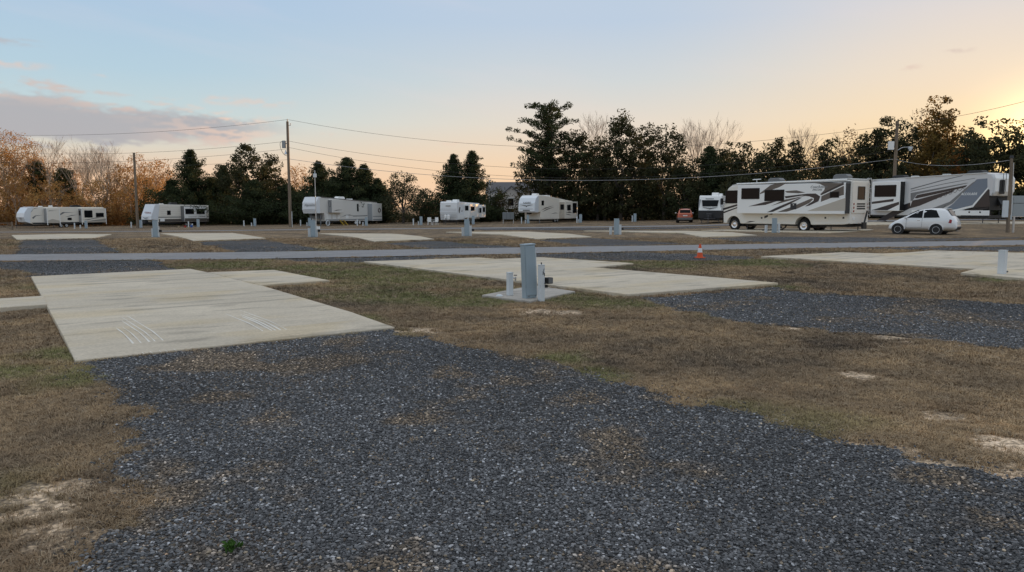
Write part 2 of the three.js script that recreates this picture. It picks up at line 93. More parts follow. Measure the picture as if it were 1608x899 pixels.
// ---------------------------------------------------------------- helpers
function RNG(s) { let a = (s * 2654435761) >>> 0; return () => { a = (a + 0x6D2B79F5) >>> 0; let t = Math.imul(a ^ (a >>> 15), 1 | a); t = (t + Math.imul(t ^ (t >>> 7), 61 | t)) ^ t; return ((t ^ (t >>> 14)) >>> 0) / 4294967296; }; }
const G = (x, z) => sstep(25, 115, -z) * Math.min(0, Math.max(-1.7, -0.68 + 0.014 * x)) + 0.35 * sstep(42, 60, -z) * sstep(18, 34, x);
const used = {};
const numbered = (n) => { const k = used[n] = (used[n] ?? -1) + 1; return k ? n + '_' + String(k).padStart(3, '0') : n; };
const sh = (o) => { o.castShadow = o.receiveShadow = true; return o; };
const col = (r, g, b) => new THREE.Color().setRGB(r, g, b);
const mat = (c, o = {}) => new THREE.MeshStandardMaterial({ color: Array.isArray(c) ? col(...c) : c, roughness: 0.6, ...o });
const phys = (c, o = {}) => new THREE.MeshPhysicalMaterial({ color: Array.isArray(c) ? col(...c) : c, roughness: 0.5, ...o });
function clean(g) { const q = g.index ? g.toNonIndexed() : g; for (const n of Object.keys(q.attributes)) if (!['position', 'normal', 'uv'].includes(n)) q.deleteAttribute(n); if (!q.attributes.uv) q.setAttribute('uv', new THREE.BufferAttribute(new Float32Array(q.attributes.position.count * 2), 2)); return q; }
function merged(gs) { gs = (Array.isArray(gs) ? gs : [gs]).map(clean); return gs.length === 1 ? gs[0] : mergeGeometries(gs); }
function part(name, gs, m, parent) { const o = sh(new THREE.Mesh(merged(gs), m)); o.name = name; parent.add(o); return o; }
function thing(name, label, category, [x, y, z] = [0, 0, 0], turn = 0, group) { const o = new THREE.Group(); o.name = numbered(name); o.position.set(x, y, z); o.rotation.y = turn; o.userData = { label, category }; if (group) o.userData.group = group; scene.add(o); return o; }
function tagged(o, name, label, category, group) { o.name = numbered(name); o.userData = { label, category }; if (group) o.userData.group = group; scene.add(o); return o; }
function struct(name, gs, m) { const o = sh(new THREE.Mesh(merged(gs), m)); o.name = numbered(name); o.userData = { kind: 'structure' }; scene.add(o); return o; }
const bx = (x0, x1, y0, y1, z0, z1) => new THREE.BoxGeometry(x1 - x0, y1 - y0, z1 - z0).translate((x0 + x1) / 2, (y0 + y1) / 2, (z0 + z1) / 2);
const rb = (x0, x1, y0, y1, z0, z1, r = 0.03, s = 2) => new RoundedBoxGeometry(x1 - x0, y1 - y0, z1 - z0, s, r).translate((x0 + x1) / 2, (y0 + y1) / 2, (z0 + z1) / 2);
const cyl = (a, b, r0, r1 = r0, n = 10) => { const p = new THREE.Vector3(...a), q = new THREE.Vector3(...b), v = q.clone().sub(p), l = v.length(); const g = new THREE.CylinderGeometry(r1, r0, l, n).translate(0, l / 2, 0); g.applyQuaternion(new THREE.Quaternion().setFromUnitVectors(new THREE.Vector3(0, 1, 0), v.normalize())); return g.translate(p.x, p.y, p.z); };
const tube = (pts, r, n = 24, s = 5) => new THREE.TubeGeometry(new THREE.CatmullRomCurve3(pts.map((p) => new THREE.Vector3(...p))), n, r, s);
const shapeOf = (pts) => new THREE.Shape(pts.map(([x, y]) => new THREE.Vector2(x, y)));
function ex(pts, z0, z1, bev = 0, seg = 2) { const s = pts instanceof THREE.Shape ? pts : shapeOf(pts); return new THREE.ExtrudeGeometry(s, { depth: z1 - z0 - 2 * bev, bevelEnabled: bev > 0, bevelSize: bev, bevelOffset: -bev, bevelThickness: bev, bevelSegments: seg, curveSegments: 8 }).translate(0, 0, z0 + bev); }
function rrect(x0, y0, x1, y1, r) { const s = new THREE.Shape(); s.moveTo(x0 + r, y0); s.lineTo(x1 - r, y0); s.quadraticCurveTo(x1, y0, x1, y0 + r); s.lineTo(x1, y1 - r); s.quadraticCurveTo(x1, y1, x1 - r, y1); s.lineTo(x0 + r, y1); s.quadraticCurveTo(x0, y1, x0, y1 - r); s.lineTo(x0, y0 + r); s.quadraticCurveTo(x0, y0, x0 + r, y0); return s; }
function arcPts(cx, cy, r, a0, a1, n) { const o = []; for (let i = 0; i <= n; i++) { const a = (a0 + (a1 - a0) * i / n) * RAD; o.push([cx + r * Math.cos(a), cy + r * Math.sin(a)]); } return o; }
const font = await new FontLoader().loadAsync('fonts/droid/droid_sans_bold.typeface.json');
const serif = await new FontLoader().loadAsync('fonts/droid/droid_serif_bold.typeface.json');
function letters(str, x, y, z, size, fnt = font, slant = 0.2) { const g = new TextGeometry(str, { font: fnt, size, depth: 0.004, curveSegments: 3 }); g.applyMatrix4(new THREE.Matrix4().makeShear(0, 0, slant, 0, 0, 0)); return g.translate(x, y, z); }
const faceFront = (g, x) => g.rotateY(-Math.PI / 2).translate(x, 0, 0);      // built facing +z, turned to face -x: u becomes z
const faceRear = (g, x) => g.rotateY(Math.PI / 2).translate(x, 0, 0);        // to face +x: u becomes -z

function dataTex(n, fn, srgb, m = n) { const d = new Uint8Array(n * m * 4); for (let j = 0; j < m; j++) for (let i = 0; i < n; i++) { const c = fn(i / n, j / m, i, j), o = (j * n + i) * 4; d[o] = Math.max(0, Math.min(255, c[0])); d[o + 1] = Math.max(0, Math.min(255, c[1])); d[o + 2] = Math.max(0, Math.min(255, c[2])); d[o + 3] = 255; } const t = new THREE.DataTexture(d, n, m); t.wrapS = t.wrapT = THREE.RepeatWrapping; t.magFilter = THREE.LinearFilter; t.minFilter = THREE.LinearMipmapLinearFilter; t.generateMipmaps = true; if (srgb) t.colorSpace = THREE.SRGBColorSpace; t.needsUpdate = true; return t; }
function pnoise(u, v, f, s) { const x = u * f, y = v * f, i = Math.floor(x), j = Math.floor(y), a0 = x - i, b0 = y - j, a = a0 * a0 * (3 - 2 * a0), b = b0 * b0 * (3 - 2 * b0), h = (p, q) => hash2(((p % f) + f) % f, ((q % f) + f) % f, s); return (h(i, j) * (1 - a) + h(i + 1, j) * a) * (1 - b) + (h(i, j + 1) * (1 - a) + h(i + 1, j + 1) * a) * b; }
const pf = (u, v, f, o, s) => { let r = 0, a = 0.5, t = 0; for (let k = 0; k < o; k++) { r += a * pnoise(u, v, f, s + k); t += a; a *= 0.55; f *= 2; } return r / t; };

// ---------------------------------------------------------------- surface materials
const grassMap = dataTex(1024, (u, v) => { const f = pf(u, v, 128, 3, 1), m = pf(u, v, 12, 3, 9); const k = 186 + (f - 0.5) * 230 + (m - 0.5) * 110; return [k * 1.02, k, k * 0.95]; }, true);
const grassBump = dataTex(1024, (u, v) => { const k = 255 * (0.6 * pf(u, v, 200, 2, 1) + 0.4 * pf(u, v, 40, 2, 5)); return [k, k, k]; });
const M = {};
M.grass = new THREE.MeshStandardMaterial({ map: grassMap, bumpMap: grassBump, bumpScale: 0.03, vertexColors: true, roughness: 1 });
{
  // loose crushed stone: cells of their own tone with dark joints
  const n = 1024, f = 110, px = [], tone = [];
  const cell = (i, j) => { i = ((i % f) + f) % f; j = ((j % f) + f) % f; return [hash2(i, j, 71), hash2(i, j, 72), hash2(i, j, 73)]; };
  const hgt = new Float32Array(n * n);
  const map = dataTex(n, (u, v, ii, jj) => {
    const x = u * f, y = v * f, i = Math.floor(x), j = Math.floor(y); let d1 = 9, d2 = 9, id = 0, w = 0;
    for (let b = -1; b < 2; b++) for (let a = -1; a < 2; a++) { const c = cell(i + a, j + b), dx = i + a + 0.15 + 0.7 * c[0] - x, dy = j + b + 0.15 + 0.7 * c[1] - y, d = Math.hypot(dx, dy); if (d < d1) { d2 = d1; d1 = d; id = c[2]; w = c[0]; } else if (d < d2) d2 = d; }
    const e = Math.min(1, (d2 - d1) * 3.2); hgt[jj * n + ii] = e;
    let k = 66 + 70 * id ** 1.5; if (id > 0.93) k += 58; const br = hash2(Math.floor(id * 9999), 5, 3);
    k *= (0.55 + 0.45 * e); return br > 0.93 ? [k * 1.12, k * 1.0, k * 0.88] : [k * 0.995, k * 0.995, k * 1.01];
  }, true);
  const bump = dataTex(n, (u, v, i, j) => { const k = 255 * hgt[j * n + i]; return [k, k, k]; });
  M.gravel = new THREE.MeshStandardMaterial({ map, bumpMap: bump, bumpScale: 0.012, roughness: 0.95, vertexColors: true });
}
const concreteTex = (seed, extra) => dataTex(1024, (u, v) => {
  const fine = pf(u, v, 220, 2, seed), blot = pf(u, v, 6, 5, seed + 20), streak = pnoise(u * 0.999, v, 2, seed + 40) * 0.5 + fbm(u * 5, v * 42, 4, seed + 50) * 0.5;
  let k = 205 + (fine - 0.5) * 26 + (blot - 0.5) * 30 + (streak - 0.5) * 34; const st = sstep(0.60, 0.74, fbm(u * 4.2, v * 17, 5, seed + 70)); k -= st * 26;
  const warm = sstep(0.52, 0.78, fbm(u * 3, v * 5, 3, seed + 90)); let c = [k * 1.0, k * 0.938 - warm * 4, k * 0.835 - warm * 12];
  return extra ? extra(u, v, c) : c;
}, true);
const concBump = dataTex(512, (u, v) => { const k = 255 * pf(u, v, 120, 3, 8); return [k, k, k]; });
M.concrete = new THREE.MeshStandardMaterial({ map: concreteTex(3), bumpMap: concBump, bumpScale: 0.002, roughness: 0.9 });
M.concreteGrey = new THREE.MeshStandardMaterial({ map: concreteTex(14, (u, v, c) => [c[0] * 0.86, c[1] * 0.88, c[2] * 0.93]), bumpMap: concBump, bumpScale: 0.002, roughness: 0.9 });
M.asphalt = new THREE.MeshStandardMaterial({ map: dataTex(1024, (u, v) => { const k = 138 + (pf(u, v, 256, 2, 4) - 0.5) * 46 + (pf(u, v, 8, 4, 44) - 0.5) * 26; return [k * 1.0, k * 0.985, k * 0.985]; }, true), bumpMap: concBump, bumpScale: 0.004, roughness: 0.9 });
M.white = phys([0.88, 0.88, 0.86], { roughness: 0.38, clearcoat: 0.25, clearcoatRoughness: 0.3 });
M.cream = phys([0.84, 0.79, 0.70], { roughness: 0.42, clearcoat: 0.2, clearcoatRoughness: 0.3 });
M.glass = phys([0.010, 0.011, 0.013], { roughness: 0.05, specularIntensity: 0.22 });
M.black = mat([0.012, 0.012, 0.013], { roughness: 0.55 });
M.dark = mat([0.03, 0.03, 0.032], { roughness: 0.6 });
M.rubber = mat([0.016, 0.016, 0.017], { roughness: 0.85 });
M.chrome = mat([0.75, 0.76, 0.78], { metalness: 1, roughness: 0.16 });
M.alu = mat([0.6, 0.61, 0.62], { metalness: 0.9, roughness: 0.35 });
M.steel = mat([0.10, 0.10, 0.11], { metalness: 0.6, roughness: 0.5 });
M.charcoal = phys([0.022, 0.020, 0.024], { roughness: 0.35, clearcoat: 0.3 });
M.taupe = phys([0.115, 0.100, 0.088], { roughness: 0.38, clearcoat: 0.3 });
M.pale = phys([0.52, 0.47, 0.40], { roughness: 0.4 });
M.grey = phys([0.30, 0.31, 0.32], { roughness: 0.45 });
M.slate = phys([0.16, 0.165, 0.17], { roughness: 0.45 });
M.roofw = mat([0.62, 0.61, 0.58], { roughness: 0.7 });
const woodMap = dataTex(256, (u, v) => { const k = 120 + (pf(u, v * 0.12, 64, 2, 2) - 0.5) * 110 + (pf(u, v, 6, 3, 31) - 0.5) * 50; return [k * 1.05, k * 0.93, k * 0.8]; }, true, 512);
M.wood = new THREE.MeshStandardMaterial({ map: woodMap, roughness: 0.95 });
M.ped = phys([0.33, 0.41, 0.46], { roughness: 0.5, metalness: 0.1 });
M.pvc = phys([0.66, 0.70, 0.72], { roughness: 0.45 });
M.wire = mat([0.03, 0.03, 0.03], { roughness: 0.7 });
M.wireLight = mat([0.35, 0.35, 0.36], { roughness: 0.5, metalness: 0.5 });

// ---------------------------------------------------------------- ground
const inPoly = (p, x, z) => { let c = false; for (let i = 0, j = p.length - 1; i < p.length; j = i++) if ((p[i][1] > z) !== (p[j][1] > z) && x < (p[j][0] - p[i][0]) * (z - p[i][1]) / (p[j][1] - p[i][1]) + p[i][0]) c = !c; return c; };
function sandAt(x, z) { let s = 0; for (const [a, b, r] of D.sand) { const d = Math.hypot((x - a) * 0.8, z - b) / (r * 0.95) + (fbm(x * 5, z * 5, 3, 7) - 0.5) * 1.5; s = Math.max(s, 1 - sstep(0.55, 1.2, d)); } return s; }
function groundColour(x, z, turf) {
  const n = fbm(x * 0.35, z * 0.35, 4, 2), m = fbm(x * 2.1, z * 2.1, 3, 12), far = sstep(-30, -50, z);
  let c = [0.345, 0.25, 0.158]; const t = (n - 0.5) * 1.3 + (m - 0.5) * 1.1; c = [c[0] * (1 + t), c[1] * (1 + t * 0.95), c[2] * (1 + t * 0.8)];
  let g = sstep(0.60, 0.80, fbm(x * 0.5 + 9, z * 0.5, 4, 33)) * 0.4 * (1 - far);
  for (const [a, b, r] of D.green) { const d = Math.hypot(x - a, (z - b) * 0.9) / r; if (d < 2) g = Math.max(g, (1 - sstep(0.2, 1.5, d + (fbm(x * 1.7, z * 1.7, 3, 5) - 0.5) * 1.6)) * 0.72); }
  const gg = [0.185, 0.215, 0.07]; c = c.map((v, i) => v + (gg[i] - v) * g);
  const dk = sstep(0.56, 0.72, fbm(x * 0.8, z * 1.3, 4, 50)) * 0.4; c = c.map((v, i) => v * (1 - dk * [0.3, 0.38, 0.42][i]));
  if (turf) return c; const s = sandAt(x, z) * 0.95, ss = [1.05, 0.82, 0.62]; return c.map((v, i) => v + (ss[i] - v) * s);
}
{
  const line = (fine0, fine1, step, mid0, mid1, mstep, end0, end1) => { const o = []; for (let x = fine0; x <= fine1; x += step) o.push(x); let s = step; for (let x = fine1 + step; x < end1; x += s) { o.push(x); s = x < mid1 ? Math.min(mstep, s * 1.12) : s * 1.3; } o.push(end1); s = step; const l = []; for (let x = fine0 - step; x > end0; x -= s) { l.push(x); s = x > mid0 ? Math.min(mstep, s * 1.12) : s * 1.3; } l.push(end0); return [...l.reverse(), ...o]; };
  const xs = line(-14, 22, 0.28, -110, 90, 2, -2500, 2500), zs = line(-30, -2, 0.25, -135, 0, 2, -3000, 400);
  const P = [], C = [], U = [], I = [], nx = xs.length;
  for (const z of zs) for (const x of xs) { P.push(x, G(x, z), z); U.push(x / 3.1, z / 3.1); C.push(...groundColour(x, z).map((v) => v * 1.05)); }
  for (let j = 0; j < zs.length - 1; j++) for (let i = 0; i < nx - 1; i++) { const a = j * nx + i; I.push(a, a + nx, a + 1, a + 1, a + nx, a + nx + 1); }
  const g = new THREE.BufferGeometry(); g.setAttribute('position', new THREE.Float32BufferAttribute(P, 3)); g.setAttribute('uv', new THREE.Float32BufferAttribute(U, 2)); g.setAttribute('color', new THREE.Float32BufferAttribute(C, 3)); g.setIndex(I); g.computeVertexNormals();
  const o = sh(new THREE.Mesh(g, M.grass)); o.name = 'ground'; o.userData.kind = 'structure'; scene.add(o);
}
function rough(poly, amp, step, seed, keep = 0) {                 // a ragged outline; the first `keep` edges stay straight
  const o = []; for (let i = 0; i < poly.length; i++) { const [ax, az] = poly[i], [b, c] = poly[(i + 1) % poly.length], l = Math.hypot(b - ax, c - az), st = Math.max(step, step * Math.hypot(ax, az) / 14), n = Math.max(1, Math.min(260, Math.round(l / st))), a = amp * Math.max(1, Math.hypot(ax, az) / 30);
    for (let k = 0; k < n; k++) { const t = k / n, x = ax + (b - ax) * t, z = az + (c - az) * t, w = i < keep ? 0 : Math.min(1, 4 * Math.min(t, 1 - t) + (i >= keep ? 0.6 : 0)); o.push([x + w * a * 2 * ((fbm(x * 2.6, z * 2.6, 5, seed) - 0.5) * 1.6), z + w * a * 2 * ((fbm(x * 2.6 + 40, z * 2.6, 5, seed) - 0.5) * 1.6)]); } }
  return o;
}
function sheet(poly, dy, scale, tint) {
  let g = new THREE.ShapeGeometry(shapeOf(poly.map(([x, z]) => [x, -z]))); g = new TessellateModifier(2.2, 7).modify(g.toNonIndexed()); g = clean(g);
  const p = g.attributes.position, u = new Float32Array(p.count * 2), c = new Float32Array(p.count * 3), N = new Float32Array(p.count * 3);
  for (let i = 0; i < p.count; i++) { const x = p.getX(i), z = -p.getY(i); p.setXYZ(i, x, G(x, z) + dy, z); u[2 * i] = x * scale; u[2 * i + 1] = z * scale; N[3 * i + 1] = 1; if (tint) c.set(tint(x, z), 3 * i); }
  g.setAttribute('uv', new THREE.BufferAttribute(u, 2)); g.setAttribute('normal', new THREE.BufferAttribute(N, 3)); if (tint) g.setAttribute('color', new THREE.BufferAttribute(c, 3)); return g;
}
const gravelPolys = D.grav.map((p, i) => rough(p, i === 10 ? 0.24 : 0.2, 0.06, 100 + i, i === 10 ? 1 : 0));
const gravelTint = (x, z) => { const k = 0.9 + (fbm(x * 0.6, z * 0.6, 4, 80) - 0.5) * 0.75, b = sstep(0.56, 0.70, fbm(x * 1.5, z * 1.5, 5, 81)) * 0.9; return [k * (1 + b * 0.6), k * (1 + b * 0.2), k * (1 - b * 0.2)]; };
gravelPolys.forEach((p) => { const o = new THREE.Mesh(sheet(p, 0.012, 1 / 1.9, gravelTint), M.gravel); sh(o).name = numbered('gravel_drive'); o.userData = { kind: 'structure' }; scene.add(o); });
struct('road', sheet([...D.roadNear, ...D.roadFar.slice().reverse()], 0.024, 1 / 4), M.asphalt);
{ // the second road, along the back row
  const L = D.road2, a = [], b = []; const pts = [[-75, -60], ...L, [34, -75], [60, -80], [90, -92]];
  pts.forEach(([x, z], i) => { const q = pts[Math.min(pts.length - 1, i + 1)], r = pts[Math.max(0, i - 1)], dx = q[0] - r[0], dz = q[1] - r[1], l = Math.hypot(dx, dz), w = 2.6; a.push([x - dz / l * w, z + dx / l * w]); b.push([x + dz / l * w, z - dx / l * w]); });
  struct('road', sheet([...a, ...b.reverse()], 0.02, 1 / 4), M.asphalt);
}
// concrete pads: slabs with real thickness, joints between them
function slab(poly, top, thick, m, parent, name, uvScale = 1 / 5, ramp) {
  const s = shapeOf(poly.map(([x, z]) => [x, -z])), b = 0.012;
  let g = new THREE.ExtrudeGeometry(s, { depth: thick, bevelEnabled: true, bevelSize: b, bevelOffset: -b, bevelThickness: b, bevelSegments: 2, curveSegments: 4 });
  g = clean(g); g = clean(new TessellateModifier(2.4, 6).modify(g)); const p = g.attributes.position, u = g.attributes.uv;
  for (let i = 0; i < p.count; i++) { const x = p.getX(i), z = -p.getY(i), d = p.getZ(i); p.setXYZ(i, x, G(x, z) + top - thick - b + d + (ramp ? ramp(x, z) : 0), z); u.setXY(i, (x * 0.81 - z * 0.59) * uvScale + (d < thick * 0.6 ? 0.1 : 0), (x * 0.59 + z * 0.81) * uvScale + d * 0.3); }
  g.computeVertexNormals(); return part(name, g, m, parent);
}
const pad = (name = 'concrete_pad') => { const o = new THREE.Group(); o.name = numbered(name); o.userData = { kind: 'structure' }; scene.add(o); return o; };
const mix2 = (a, b, t) => [a[0] + (b[0] - a[0]) * t, a[1] + (b[1] - a[1]) * t];
{ // the near pad: ramped front strip, two main slabs, patio slab
  const [fl, fr, pin, pon, pof, pif, br, bl] = D.padA, v = [bl[0] - fl[0], bl[1] - fl[1]], vl = Math.hypot(...v), vn = v.map((k) => k / vl);
  const marks = concreteTex(31, (u, vv, c) => c), o = pad(), g = 0.008;
  const along = (p, d) => [p[0] + vn[0] * d, p[1] + vn[1] * d];
  const f1l = along(fl, 1.75), f1r = along(fr, 1.55), q = 0.006;
  const ramp = (x, z) => { const s = (x - fl[0]) * vn[0] + (z - fl[1]) * vn[1]; return -0.035 * (1 - sstep(0.1, 1.5, s)); };
  slab([fl, fr, along(f1r, -q), along(f1l, -q)], 0.07, 0.15, M.concrete, o, 'slab', 1 / 5, ramp);
  const m1l = along(fl, 6.9), m1r = along(fr, 6.45);
  slab([along(f1l, q), along(f1r, q), along(m1r, -q), along(m1l, -q)], 0.07, 0.15, M.concrete, o, 'slab');
  slab([along(m1l, q), along(m1r, q), pif, br, bl], 0.07, 0.15, M.concrete, o, 'slab');
  const un = [-vn[1] * 1, vn[0] * 1].map((k) => k * g);
  slab([[pin[0] - un[0] * -1, pin[1] + un[1]], pon, pof, [pif[0] + un[0], pif[1] + un[1]]].map((p, i) => (i === 0 || i === 3) ? [p[0] + 0.012, p[1] - 0.008] : p), 0.066, 0.15, M.concrete, o, 'slab');
  // pale scuffs that tyres left on the front strip
  const scuff = mat([0.80, 0.765, 0.69], { roughness: 0.95 }); const un1 = [fr[0] - fl[0], fr[1] - fl[1]].map((k) => k / Math.hypot(fr[0] - fl[0], fr[1] - fl[1]));
  const gs = []; const strip = (pts, off, w, t0, t1, seed) => { const p = [], idx = [], n = 22; for (let i = 0; i <= n; i++) { const t = t0 + (t1 - t0) * i / n, k = t < 0.5 ? 0 : 1, u = t * 2 - k, a = pts[k], b = pts[k + 1], dx = b[0] - a[0], dz = b[1] - a[1], l = Math.hypot(dx, dz), x = a[0] + dx * u - dz / l * off, z = a[1] + dz * u + dx / l * off, ww = w * (0.35 + 1.1 * fbm(t * 9 + seed * 13, seed, 2, 5)) * Math.min(1, 5 * (1 - i / n) + 0.15, 5 * i / n + 0.3), h = 0.0712 + ramp(x, z); p.push(x + dz / l * ww, G(x, z) + h, z - dx / l * ww, x - dz / l * ww, G(x, z) + h, z + dx / l * ww); if (i) idx.push(2 * i - 2, 2 * i - 1, 2 * i, 2 * i, 2 * i - 1, 2 * i + 1); } const gg = new THREE.BufferGeometry(); gg.setAttribute('position', new THREE.Float32BufferAttribute(p, 3)); gg.setIndex(idx); gg.computeVertexNormals(); return clean(gg); };
  D.scuff.forEach(([pts, n, wd], q) => { for (let k = 0; k < n; k++) gs.push(strip(pts, (k / (n - 1) - 0.5 + (hash2(k, q, 9) - 0.5) * 0.16) * wd, 0.006 + 0.009 * hash2(k, q, 4), 0.0 + 0.35 * hash2(k, q, 1), 1, k + q * 7)); });
  part('tyre_scuff', gs, scuff, o);
}
{ // middle pad
  const [fl, fr, pin, pon, pof, pif, br, bl] = D.padB, o = pad(); const v = [bl[0] - fl[0], bl[1] - fl[1]], l = Math.hypot(...v), vn = v.map((k) => k / l), al = (p, d) => [p[0] + vn[0] * d, p[1] + vn[1] * d];
  slab([fl, fr, al(fr, 1.5), al(fl, 1.5)], 0.07, 0.15, M.concrete, o, 'slab'); slab([al(fl, 1.512), al(fr, 1.512), pin, pif, br, bl], 0.07, 0.15, M.concrete, o, 'slab');
  slab([[pin[0] + 0.012, pin[1] - 0.012], pon, pof, [pif[0] + 0.012, pif[1] - 0.012]], 0.066, 0.15, M.concrete, o, 'slab');
}
{ const o = pad(); const c = D.padC; slab([c[0], [13.8, -17.9], [19.8, -22.9], c[2], c[4], c[5], c[6]], 0.07, 0.15, M.concrete, o, 'slab'); slab([[c[4][0] + 0.012, c[4][1] - 0.01], [c[2][0] + 0.012, c[2][1] - 0.02], [18.9, -26.6], [15.6, -28.4], c[3]], 0.066, 0.15, M.concrete, o, 'slab'); }
for (const q of D.M) slab(q, 0.06, 0.12, M.concrete, pad(), 'slab');
{ const o = pad('service_pad'); slab(D.hookB, 0.055, 0.12, M.concreteGrey, o, 'slab'); }
{ const o = pad('service_pad'); slab(D.hookC, 0.085, 0.16, M.concrete, o, 'slab'); }
{ const b = D.blocks, o = pad('stepping_walk'); slab([b[0], [b[1][0], b[1][1]], [-9.25, -13.18], [-8.42, -12.0]], 0.085, 0.12, M.concrete, o, 'slab', 1 / 3); slab([[-8.46, -11.97], [-9.29, -13.15], [-10.4, -12.5], [-9.6, -11.3]], 0.08, 0.12, M.concrete, o, 'slab', 1 / 3); }
{ const o = pad(); slab([[14.2, -57.5], [20.6, -49.8], [25.4, -53.8], [19.5, -61.6]], 0.05, 0.12, M.concrete, o, 'slab'); }
{ const o = pad(); slab([[26, -62.2], [40, -59.2], [46, -66], [33, -70]], 0.05, 0.12, M.concrete, o, 'slab'); }

// ---------------------------------------------------------------- vehicles
function wheel(parent, x, y, z, R, w, style = 'plain', name = 'wheel') {   // outer face at z
  const o = new THREE.Group(); o.name = name; o.position.set(x, y, z); parent.add(o);
  const prof = [[R * 0.62, -w], [R * 0.9, -w], [R * 0.985, -w * 0.86], [R, -w * 0.6], [R, -w * 0.4], [R * 0.985, -w * 0.14], [R * 0.9, 0], [R * 0.66, 0], [R * 0.6, -0.02]];
  part('tyre', new THREE.LatheGeometry(prof.map(([a, b]) => new THREE.Vector2(a, b)), 28).rotateX(Math.PI / 2), M.rubber, o);
  if (style === 'chrome') part('rim', [new THREE.LatheGeometry([[0, 0.03], [R * 0.14, 0.03], [R * 0.2, 0.0], [R * 0.3, -0.05], [R * 0.5, -0.03], [R * 0.6, -0.005], [R * 0.63, -0.03]].map((p) => new THREE.Vector2(...p)), 24).rotateX(Math.PI / 2), ...[...Array(8)].map((_, k) => new THREE.CylinderGeometry(0.018, 0.018, 0.04, 6).rotateX(Math.PI / 2).translate(R * 0.3 * Math.cos(k * 0.785), R * 0.3 * Math.sin(k * 0.785), -0.03))], M.chrome, o);
  else if (style === 'alloy') { part('rim', [new THREE.TorusGeometry(R * 0.63, 0.016, 6, 26).translate(0, 0, -0.012), new THREE.CylinderGeometry(R * 0.15, R * 0.15, 0.03, 12).rotateX(Math.PI / 2).translate(0, 0, -0.02), ...[...Array(10)].map((_, k) => { const a = (Math.floor(k / 2) * 72 + (k % 2 ? 13 : -13)) * RAD; return new THREE.BoxGeometry(R * 0.55, R * 0.085, 0.03).translate(R * 0.36, 0, -0.028).rotateZ(a); })], M.alu, o); part('disc', new THREE.CylinderGeometry(R * 0.6, R * 0.6, 0.02, 24).rotateX(Math.PI / 2).translate(0, 0, -0.08), M.black, o); }
  else part('rim', new THREE.LatheGeometry([[0, 0.0], [R * 0.2, 0.0], [R * 0.25, -0.04], [R * 0.5, -0.05], [R * 0.62, -0.01]].map((p) => new THREE.Vector2(...p)), 20).rotateX(Math.PI / 2), style === 'white' ? M.white : M.alu, o);
  return o;
}
function windowOn(parent, x0, y0, x1, y1, z, place = (g) => g, r = 0.06, fm = M.black) {
  const f = rrect(x0, y0, x1, y1, r); f.holes.push(rrect(x0 + 0.045, y0 + 0.045, x1 - 0.045, y1 - 0.045, r * 0.6));
  const w = part('window', place(ex(f, z - 0.01, z + 0.022)), fm, parent);
  part('pane', place(ex(rrect(x0 + 0.02, y0 + 0.02, x1 - 0.02, y1 - 0.02, r * 0.7), z - 0.012, z + 0.008)), M.glass, w); return w;
}
const decal = (parent, polys, m, z, name = 'stripe') => { if (name === 'lattice_print') { part(name, polys.map((p) => ex(p, z - 0.002, z + 0.003)), m, parent).userData.kind = 'stuff'; return; } polys.forEach((p) => part(name, ex(p, z - 0.002, z + 0.003), m, parent)); };
const each = (name, gs, m, parent) => gs.forEach((g) => part(name, g, m, parent));
function roofUnit(parent, x, y, z, m, l = 1.0, h = 0.32, name = 'roof_air_conditioner') { return part(name, [ex([[x, y], [x + 0.06, y + h * 0.7], [x + 0.22, y + h], [x + l * 0.85, y + h], [x + l, y + h * 0.6], [x + l, y]], z - 0.35, z + 0.35, 0.04)], m, parent); }
function hatch(parent, x0, y0, x1, y1, z, m, lock = true) { const h = part('storage_hatch', ex(rrect(x0, y0, x1, y1, 0.04), z - 0.01, z + 0.012, 0.004, 1), m, parent); if (lock) part('latch', bx(x1 - 0.28, x1 - 0.16, (y0 + y1) / 2 - 0.05, (y0 + y1) / 2 + 0.07, z + 0.01, z + 0.025), M.black, h); return h; }
function jack(parent, x, z, top, foot = true) { return part('stabiliser_jack', [cyl([x, 0.03, z], [x, top, z], 0.035), ...(foot ? [bx(x - 0.12, x + 0.12, 0, 0.03, z - 0.12, z + 0.12)] : [])], M.steel, parent); }
const V = (k) => { const [x, y, z, t] = D.veh[k]; return [[x, y, z], t]; };

